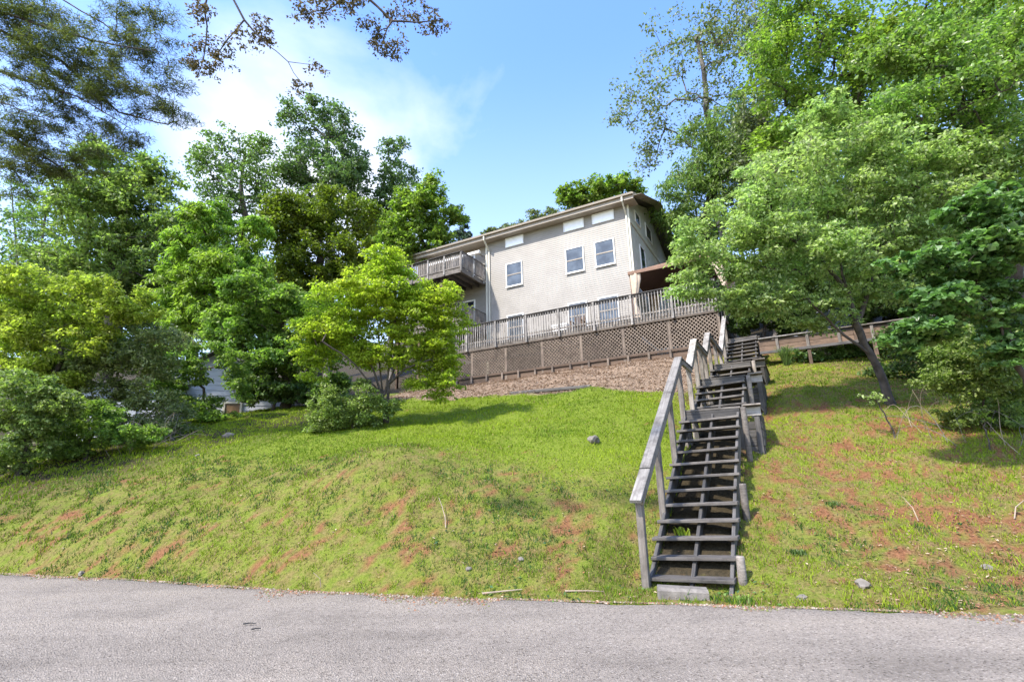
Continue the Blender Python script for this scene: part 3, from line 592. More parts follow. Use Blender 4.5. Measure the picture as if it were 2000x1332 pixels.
# things on the deck
gaz = thing('gazebo', 'brown canopy gazebo with tied tan curtains on the right end of the deck', 'gazebo', Matrix.Translation(HP(2, 3, DZ)))
GL0, GL1, GB0, GB1, GZ = -.35, 3.66, 1.35, 4.9, 10.52
gm = MB(); cx, cy = -(GL0+GL1)/2, (GB0+GB1)/2
e = .1; q = [(-GL1-e, GB0-e, GZ), (-GL0+e, GB0-e, GZ), (-GL0+e, GB1+e, GZ), (-GL1-e, GB1+e, GZ), (cx, cy, GZ+.9)]
gm.add(q, [(0,1,4),(1,2,4),(2,3,4),(3,0,4)]); gm.build('canopy_top', M['canopy'], gaz, MH)
gm = MB(); q2 = [(a, c, z-.03) for a, c, z in q]; gm.add(q2, [(4,1,0),(4,2,1),(4,3,2),(4,0,3)]); gm.build('canopy_lining', M['canopyin'], gaz, MH)
for p, q_ in (((GL1+e, GB0-e), (GL0-e, GB0-e)), ((GL0-e, GB0-e), (GL0-e, GB1+e)), ((GL0-e, GB1+e), (GL1+e, GB1+e)), ((GL1+e, GB1+e), (GL1+e, GB0-e))):
    board('valance', HP(*p, GZ-.06), HP(*q_, GZ-.06), .16, .03, M['canopy'], gaz, (HP(*q_,0)-HP(*p,0)).cross(Vector((0,0,1))))
for l in (GL0, GL1):
    for b in (GB0, GB1): board('post', HP(l, b, DZ), HP(l, b, GZ), .09, .09, M['canopyin'], gaz, BA)
for i in range(6):
    f = (i+.5)/6; board('rafter', HP(GL0+(GL1-GL0)*f, GB0, GZ-.02), HP((GL0+GL1)/2, cy, GZ+.82), .05, .04, M['canopyin'], gaz)
def curtain(l, b, s):
    mb = MB(); nz_, na = 22, 22; V = []; F = []
    for i in range(nz_+1):
        f = i/nz_; z = DZ+.1+(GZ-DZ-.2)*f; w = .30*(.35+.65*min(1, abs(f-.42)*2.3)**1.1)
        for j in range(na):
            a = 2*math.pi*j/na; rr = w*(1+.22*math.sin(a*6+i*.15)); V.append((-l+s*(w*.6)*1+rr*math.cos(a)*.8, b+rr*math.sin(a)*.35, z))
    for i in range(nz_):
        for j in range(na): F.append((i*na+j, i*na+(j+1)%na, (i+1)*na+(j+1)%na, (i+1)*na+j))
    o = mb.add(V, F).build('curtain', M['curtain'], gaz, MH); o.data.polygons.foreach_set('use_smooth', [True]*len(o.data.polygons)); return o
curtain(GL1, GB0, 1); curtain(GL1, GB1, 1); curtain(GL0, GB0, -1); curtain(GL0, GB1, -1)
ch = thing('patio_chair', 'brown slatted wooden chair behind the deck railing', 'chair', Matrix.Translation(HP(6.35, 1.2, DZ)))
for s in (-.26, .26):
    board('leg', HP(6.35+s, .95, DZ), HP(6.35+s, .95, DZ+.62), .06, .06, M['wbrown'], ch, BA); board('leg', HP(6.35+s, 1.45, DZ), HP(6.35+s, 1.5, DZ+.98), .06, .06, M['wbrown'], ch, BA)
    board('armrest', HP(6.35+s, .9, DZ+.64), HP(6.35+s, 1.5, DZ+.64), .09, .03, M['wbrown'], ch)
for i in range(5): board('seat_slat', HP(6.07, .95+i*.11, DZ+.42), HP(6.63, .95+i*.11, DZ+.42), .09, .025, M['wbrown'], ch)
for i in range(5): board('back_slat', HP(6.13+i*.11, 1.44, DZ+.45), HP(6.13+i*.11, 1.5, DZ+.98), .08, .025, M['wbrown'], ch, BA)
cl = thing('cooler', 'white box cooler left of the brown chair on the deck', 'cooler', Matrix.Translation(HP(7.2, 1.1, DZ)))
MB().box(-7.55, -6.85, .9, 1.35, DZ, DZ+.5).build('body', M['white'], cl, MH); MB().box(-7.58, -6.82, .87, 1.38, DZ+.505, DZ+.6).build('lid', M['white'], cl, MH)
for s in (-7.57, -6.85): MB().box(s, s+.02, 1.0, 1.25, DZ+.3, DZ+.36).build('handle', M['fascia'], cl, MH)

# ------------------------------------------------------------------ stairs up the bank
st = thing('staircase', 'long weathered wooden stair climbing the bank with a handrail on its left', 'staircase', Matrix.Translation(SP(0, 0, gz(2.02, 6.6))))
rnd = random.Random(3)
def treads(b0_, z0, n, run, rise, w=1.0):
    for i in range(n):
        b = b0_+i*run; z = z0+i*rise; j = lambda s: rnd.uniform(-s, s); tl = -.018
        board('tread', SP(w/2+.02+j(.025), b+.12+j(.01), z-.02+tl+j(.008)), SP(-w/2-.02+j(.025), b+.12+j(.012), z-.02-tl+j(.008)), .25, .042, M['wtread'], st, ch=.007)
def stringers(b0_, z0, b1_, z1):
    d = SP(0, b1_, z1)-SP(0, b0_, z0)
    for l in (.47, -.03, -.47): board('stringer', SP(l, b0_+.04, z0-.19), SP(l, b1_+.1, z1-.19), .045, .26, M['wdark'], st, (0,0,1))
RUN1 = .285
treads(0, .17, 12, RUN1, .198); stringers(-.05, .10, 12*RUN1, .17+.198*12)
LAND = [(3.42, 4.5, 2.55), (5.65, 7.15, 3.50), (8.15, 10.7, 4.30), (13.25, 14.0, 6.2)]
treads(4.55, 2.74, 4, .275, .19); stringers(4.5, 2.74, 5.65, 3.5)
treads(7.28, 3.7, 3, .28, .2); stringers(7.2, 3.7, 8.15, 4.3)
treads(10.8, 4.49, 9, .272, .19); stringers(10.75, 4.49, 13.25, 6.2)
for k, (b0_, b1_, z) in enumerate(LAND):
    lr = -.84 if k < 3 else -.6; n = int((b1_-b0_)/.146)
    for i in range(n):
        b = b0_+.07+i*(b1_-b0_)/n; board('landing_board', SP(.52, b, z-.02), SP(lr if i > 0 else -.52, b, z-.02), .138, .038, M['wtread'], st)
    gl_ = [gz(*SP(q, b0_, 0)[:2]) for q in (.5, lr)]; zb = min(gl_)-.15
    board('landing_rim', SP(.5, b0_+.02, z-.13), SP(-.5, b0_+.02, z-.13), .17, .04, M['wdark'], st, BA)
    if k < 3:
        board('landing_rim', SP(-.52, b0_+.16, z-.10), SP(lr, b0_+.16, z-.10), .16, .045, M['wpale'], st, BA)
        board('landing_cap', SP(-.56, b0_+.10, z+.012), SP(lr-.02, b0_+.10, z+.012), .17, .03, M['wgrey'], st)
        zz = z-.20; q = 0
        while zz > zb:                                             # skirt boards down to the slope on the right
            board('skirt_board', SP(lr+.03, b0_+.2, zz), SP(lr+.03, b1_, zz), .14, .03, M['wdark'], st, LA)
            if q > 0 : board('skirt_board', SP(-.58, b0_+.22, zz), SP(lr+.02, b0_+.22, zz), .14, .03, M['wdark'], st, BA)
            zz -= .148; q += 1
    for l in (.45, -.45, lr+.08):
        for b in (b0_+.2, b1_-.1):
            p = SP(l, b, 0); board('landing_post', Vector((p.x, p.y, gz(p.x, p.y)-.3)), Vector((p.x, p.y, z-.05)), .09, .09, M['wdark'], st, BA)
# round posts along the right side
for b, z1 in ((.2, .42), (1.5, 1.22), (3.22, 2.50), (5.5, 3.45), (8.0, 4.25)):
    p = SP(-.58, b, 0); z0 = gz(p.x, p.y)-.35; r_ = .05; mb = MB(); mb.tube([(0,0,0), (0,0,(z1-z0)*.5), (.004,0,z1-z0-.02), (.004,0,z1-z0)], [r_, r_*1.02, r_*.98, r_*.85], 12)
    o = mb.build('round_post', M['wgrey'], st, Matrix.Translation((p.x, p.y, z0)) @ Matrix.Rotation(R(90), 4, 'Y') @ Matrix.Rotation(R(-90), 4, 'Y')); o.data.polygons.foreach_set('use_smooth', [True]*len(o.data.polygons))
# handrail
HRP = [(-.22, 1.06), (3.5, 3.60), (4.55, 3.60), (5.65, 4.46), (7.15, 4.46), (8.15, 5.22), (10.7, 5.22), (13.3, 7.1), (14.0, 7.1)]
HLL = .49
def hz(b):
    return float(np.interp(b, [p[0] for p in HRP], [p[1] for p in HRP]))
first = (HRP[0], (.30, hz(.30))) 
board('handrail', SP(HLL, -.22, hz(-.22)-.01), SP(HLL, .34, hz(.34)-.012), .145, .042, M['wpale'], st)
for i in range(len(HRP)-1):
    p, q = HRP[i], HRP[i+1]; b_ = .345 if i == 0 else p[0]
    sl2 = (q[1]-p[1])/(q[0]-p[0]); lev = abs(sl2) < .05
    board('handrail', SP(HLL, b_, p[1]+sl2*(b_-p[0])-(.02 if lev else 0)), SP(HLL, q[0], q[1]-(.02 if lev else 0)), .145, .042, M['wdark'] if lev else M['wpale'], st)
    board('side_rail', SP(HLL-.05, p[0]+.1, p[1]-.09+sl2*.1), SP(HLL-.05, q[0], q[1]-.09), .036, .09, M['wgrey'], st)
for b in (-.03, 1.15, 2.3, 3.42, 4.5, 5.6, 6.4, 7.12, 8.12, 9.4, 10.65, 11.95, 13.25):
    p = SP(HLL+.005, b, 0); board('post', Vector((p.x, p.y, gz(p.x, p.y)-.35)), Vector((p.x, p.y, hz(b)-.03)), .09, .09, M['wgrey'], st, BA)
# loose concrete step
cb = MB(); V = []
for x in (-.27, .27):
    for y, z in ((-.11,-.06),(.11,-.06),(.11,.085),(.085,.11),(-.075,.11),(-.11,.08)): V.append((x*(.985 if z > .09 else 1), y, z))
cb.add(V, [(0,1,2,3,4,5),(11,10,9,8,7,6)]+[(i,6+i,6+(i+1)%6,(i+1)%6) for i in range(6)]); cb.f = [tuple(reversed(f)) for f in cb.f]
p = SP(.0, -.36, 0)
tag(link('concrete_block', cb.me('concrete_block', M['concrete']), None, Matrix.Translation((p.x, p.y, gz(p.x, p.y)+.0)) @ Matrix.Rotation(R(-12), 4, 'Z') @ Matrix.Rotation(R(2), 4, 'Y')), 'concrete block lying as a loose step at the stair foot', 'concrete block')

# ------------------------------------------------------------------ walkway to the right of the stair top
wk = thing('walkway', 'raised wooden walkway with plank sides leading right from the stair top', 'walkway', Matrix.Translation(SP(-3, 12.6, gz(9.5, 17))))
WZ, WB0, WB1, WL = 5.72, 12.0, 13.2, 6.2
for i in range(42):
    l = -.62-i*.1475
    if -l > WL: break
    board('plank', SP(l, WB0+.16, WZ-.02), SP(l, WB1, WZ-.02), .14, .036, M['wgrey'], wk)
for k, (a, c) in enumerate(((.60, 2.5), (2.51, 4.3), (4.31, 6.3))):
    board('edge_cap', SP(-a, WB0+.04, WZ+.03+.006*k), SP(-c, WB0+.04, WZ+.03+.006*k), .2, .04, M['wpale'] if k == 0 else M['wgrey'], wk)
for k in range(2):
    z = WZ-.13-k*.20
    for a, c in ((.6, 3.3), (3.31, 6.3)): board('side_board', SP(-a, WB0+.05, z), SP(-c, WB0+.05, z), .192, .04, M['wbrown'], wk, BA)
board('base_rail', SP(-.6, WB0, WZ-.46), SP(-6.3, WB0, WZ-.46), .07, .09, M['wdark'], wk, (0,0,1))
for i in range(7):
    l = -1.15-i*.88; board('batten', SP(l, WB0, WZ-.42), SP(l, WB0, WZ+.0), .085, .05, M['wgrey'], wk, BA)
    if i % 2 == 1:
        p = SP(l, WB0+.05, 0); board('support_post', Vector((p.x, p.y, gz(p.x, p.y)-.3)), Vector((p.x, p.y, WZ-.48)), .1, .1, M['wbrown'], wk, BA)
        p = SP(l, WB1-.1, 0); board('support_post', Vector((p.x, p.y, gz(p.x, p.y)-.3)), Vector((p.x, p.y, WZ-.04)), .1, .1, M['wdark'], wk, BA)
# timber edging of the drive behind it
td = thing('timber_edging', 'stacked dark landscape timbers edging the drive behind the walkway', 'timbers', Matrix.Translation(SP(-4.5, 15.2, gz(11.5, 20))))
for i in range(3):
    for a, c in ((2.2+.1*i, 4.6), (4.62, 7.2-.1*i)): board('timber', SP(-a, 16.2, 6.15+.16*i), SP(-c, 16.2, 6.15+.16*i), .15, .15, M['wbrown'] if i < 2 else M['wdark'], td, ch=.02)
# landscape timber along the mulch bed
lt = HP(5.6, -6.9, 0); rt2 = HP(2.9, -6.95, 0)
tag(board('landscape_timber', Vector((lt.x, lt.y, gz(lt.x, lt.y)+.03)), Vector((rt2.x, rt2.y, gz(rt2.x, rt2.y)+.03)), .11, .1, M['wdark'], None, ch=.02), 'dark landscape timber edging the foot of the mulch bed', 'timber')

# ------------------------------------------------------------------ shed behind the left shrubs
SHO = Vector((-10.9, 18.6, 0)); SHO.z = gz(SHO.x, SHO.y)
def ry(a): return Matrix.Translation(SHO) @ Matrix.Rotation(R(a), 4, 'Z')
MS = ry(14); shed = thing('shed', 'pale grey gabled shed half hidden behind the left shrubs', 'shed', Matrix.Translation(SHO))
sw, sd_, sh, sr = 1.9, 2.5, 1.35, 2.5
mb = MB(); n = 18
for i in range(n):
    z0, z1 = -.8+(sr+.8)*i/n, -.8+(sr+.8)*(i+1)/n
    def hw(z): return sw if z <= sh else sw*(sr-z)/(sr-sh)
    mb.add([(-hw(z0), -.015, z0), (hw(z0), -.015, z0), (hw(z1), 0, z1), (-hw(z1), 0, z1), (-hw(z0), 0, z0), (hw(z0), 0, z0)], [(0,1,2,3), (4,5,1,0)])
mb.build('siding', M['shedwall'], shed, MS)
MB().box(-sw, -sw+.06, .0, 5, -1, sh).box(sw-.06, sw, .0, 5, -1, sh).box(-sw+.06, sw-.06, 4.94, 5, -1, sh).build('wall', M['shedwall'], shed, MS)
rf = MB()
for s in (-1, 1): rf.bar((s*(sw+.3)/2, -.3, (sh+sr)/2-.03), (s*(sw+.3)/2, 5.2, (sh+sr)/2-.03), math.hypot(sw+.3, (sr-sh)*(sw+.3)/sw)+.02, .06, Vector((s*(sr-sh), 0, sw)).normalized())
rf.build('roof', M['shingle'], shed, MS)
for s in (-1, 1): MB().bar((s*(sw+.35), -.3, sh-.17), (0, -.3, sr+.06), .05, .14, (0,1,0)).build('rake_board', M['white'], shed, MS)
mb = MB(); wx0, wx1, wz0, wz1 = .35, .85, .1, .55
for a in ((wx0-.07, wx0, wz0-.07, wz1+.07), (wx1, wx1+.07, wz0-.07, wz1+.07), (wx0, wx1, wz1, wz1+.07), (wx0, wx1, wz0-.07, wz0)): mb.box(a[0], a[1], -.06, .01, a[2], a[3])
w = mb.build('window', M['cream'], shed, MS); MB().box(wx0+.01, wx1-.01, -.03, -.022, wz0+.01, wz1-.01).build('pane', M['shedpane'], w, MS)
SO2 = Vector((-12.9, 17.0, 0)); SO2.z = gz(SO2.x, SO2.y); MS2 = Matrix.Translation(SO2) @ Matrix.Rotation(R(14), 4, 'Z')
sb = thing('storage_shed', 'low white boarded outbuilding showing through olive twigs left of the shed', 'outbuilding', Matrix.Translation(SO2))
mb = MB()
for i in range(14): mb.add([(-1.5, -.02, -.6+i*.16), (1.3, -.02, -.6+i*.16), (1.3, 0, -.44+i*.16), (-1.5, 0, -.44+i*.16), (-1.5, 0, -.6+i*.16), (1.3, 0, -.6+i*.16)], [(0,1,2,3), (4,5,1,0)])
mb.build('siding', M['shedwall'], sb, MS2); MB().box(-1.5, 1.3, .02, 1.6, -.8, 1.62).build('wall', M['shedwall'], sb, MS2); MB().bar((-.1, -.2, 1.7), (-.1, 1.8, 1.9), 3.1, .07).build('roof', M['shingle'], sb, MS2)
MB().box(-.5, .3, -.05, -.025, -.5, 1.35).build('door', M['shedwall'], sb, MS2)

# ------------------------------------------------------------------ parked car glimpsed above the walkway
CO = Vector((15.2, 23.4, 0)); CO.z = gz(CO.x, CO.y); MC = Matrix.Translation(CO) @ Matrix.Rotation(R(-32), 4, 'Z')
car = thing('parked_car', 'dark parked car glimpsed under the trees behind the walkway', 'car', Matrix.Translation(CO))
prof = [(-2.2,.32),(-2.25,.6),(-2.2,.85),(-1.3,.95),(-.55,1.42),(.75,1.45),(1.45,1.0),(2.1,.95),(2.25,.75),(2.22,.35)]
mb = MB(); V = []
for s, ins in ((-.86, 0), (.86, 0)):
    for x, z in prof: V.append((x, s*(.82 if z > 1.1 else 1), z))
n = len(prof); mb.add(V, [tuple(range(n)), tuple(range(2*n-1, n-1, -1))]+[(i, n+i, n+(i+1)%n, (i+1)%n) for i in range(n)]); body = mb.build('body', M['carpaint'], car, MC)
for s in (-1, 1):
    y = s*.80; MB().add([(-1.1,s*.866,.98),(.05,s*.866,.98),(.05,s*.74,1.38),(-.5,s*.74,1.38)], [(0,1,2,3)] if s < 0 else [(3,2,1,0)]).build('side_window', M['darkglass'], body, MC)
    MB().add([(.15,s*.866,.98),(1.2,s*.866,.98),(.7,s*.74,1.38),(.15,s*.74,1.38)], [(0,1,2,3)] if s < 0 else [(3,2,1,0)]).build('side_window', M['darkglass'], body, MC)
    for x in (-1.4, 1.4):
        wm = MB(); wm.tube([(x, s*.70, .32), (x, s*.885, .32)], [.32, .32], 18); wh = wm.build('wheel', M['tyre'], car, MC)
        MB().tube([(x, s*.87, .32), (x, s*.893, .32)], [.20, .18], 14).build('rim', M['chrome'], wh, MC)
    MB().box(-2.27, -2.2, s*.55-.17, s*.55+.17, .62, .76).build('headlight', M['white'], car, MC)
MB().add([(-1.28,-.75,.975),(-1.28,.75,.975),(-.6,.66,1.42),(-.6,-.66,1.42)], [(0,3,2,1)]).build('windscreen', M['darkglass'], body, MC)

# ------------------------------------------------------------------ rocks, sticks
def rock(p, s, label, seed, group=None, mat='rock', name='rock'):
    import bmesh
    bm = bmesh.new(); bmesh.ops.create_icosphere(bm, subdivisions=2, radius=1); rr = random.Random(seed); o1 = [rr.uniform(-9, 9) for _ in range(3)]
    from mathutils import noise
    for v in bm.verts: v.co *= .75+.5*(noise.noise(v.co*1.3+Vector(o1))+.35); v.co = Vector((v.co.x*s[0], v.co.y*s[1], v.co.z*s[2]))
    me = bpy.data.meshes.new(name); bm.to_mesh(me); bm.free(); me.materials.append(M[mat])
    return tag(link(name, me, None, Matrix.Translation((p[0], p[1], gz(*p)+s[2]*.05)) @ Matrix.Rotation(rr.uniform(0, 6), 4, 'Z')), label, 'rock', group)
rock((1.52, 10.05), (.22,.14,.11), 'grey weathered rock alone on the lawn left of the stairs', 1)
rock((-7.3, 13.25), (.16,.10,.08), 'pale rock in the upper left lawn below the shed', 2)
rock((-7.2, 11.9), (.08,.06,.05), 'small pale stone on the left lawn nearer the road', 3)
rock((-.62, 7.06), (.045,.04,.03), 'small whitish pebble near the road below the bare clay', 4)
rock((.05, 7.2), (.05,.04,.035), 'brown pebble on the bank between bare clay patches', 5)
rock((3.72, 6.05), (.10,.07,.06), 'tan stone at the road edge right of the stairs', 6)
rock((3.0, 5.95), (.06,.05,.04), 'small stone at the road edge close to the stair foot', 7)
rock((5.35, 6.35), (.07,.06,.045), 'pinkish stone low on the right bank', 8)
rock((-6.9, 8.75), (.07,.05,.04), 'small stone at the road edge on the far left', 9)
def stick(pts, r_, label, mat='vine', name='stick', lift=.02):
    P = [Vector((x, y, (gz(x, y) if y > float(edge_s(np.array([x]))[0]) else .03)+z+lift)) for x, y, z in pts]
    return tag(link(name, MB().tube(P, [r_*(1-.5*i/(len(P)-1)) for i in range(len(P))], 6).me(name, M[mat])), label, 'stick')
stick([(-1.02,7.85,0),(-1.05,8.0,.05),(-1.12,8.15,.1),(-1.18,8.22,.16)], .008, 'thin pale stick standing in the clay of the bank')
stick([(-2.55,7.22,.0),(-2.56,7.2,.12),(-2.66,7.22,.2)], .006, 'bent dry stalk at the road edge left of centre')
stick([(-.42,6.62,0),(-.2,6.6,.01),(.05,6.62,0)], .012, 'pale stick lying along the road edge at centre')
stick([(.55,6.5,0),(.8,6.47,.01),(1.0,6.5,0)], .010, 'short pale stick lying left of the stair foot')
stick([(5.55,7.5,.0),(5.6,7.62,.1),(5.58,7.75,.2)], .007, 'dry twig sticking up on the right bank')
stick([(6.6,7.2,0),(6.75,7.3,.06),(6.95,7.35,.12)], .009, 'dry twig leaning at the right edge of the bank')
stick([(-2.70,5.56,-.02),(-2.64,5.57,-.015),(-2.58,5.565,-.02)], .008, 'black twig on the road, the farther of two', 'tyre', lift=.03)
stick([(-2.52,5.36,-.02),(-2.48,5.37,-.015),(-2.44,5.38,-.02)], .008, 'black twig on the road, the nearer of two', 'tyre', lift=.03)

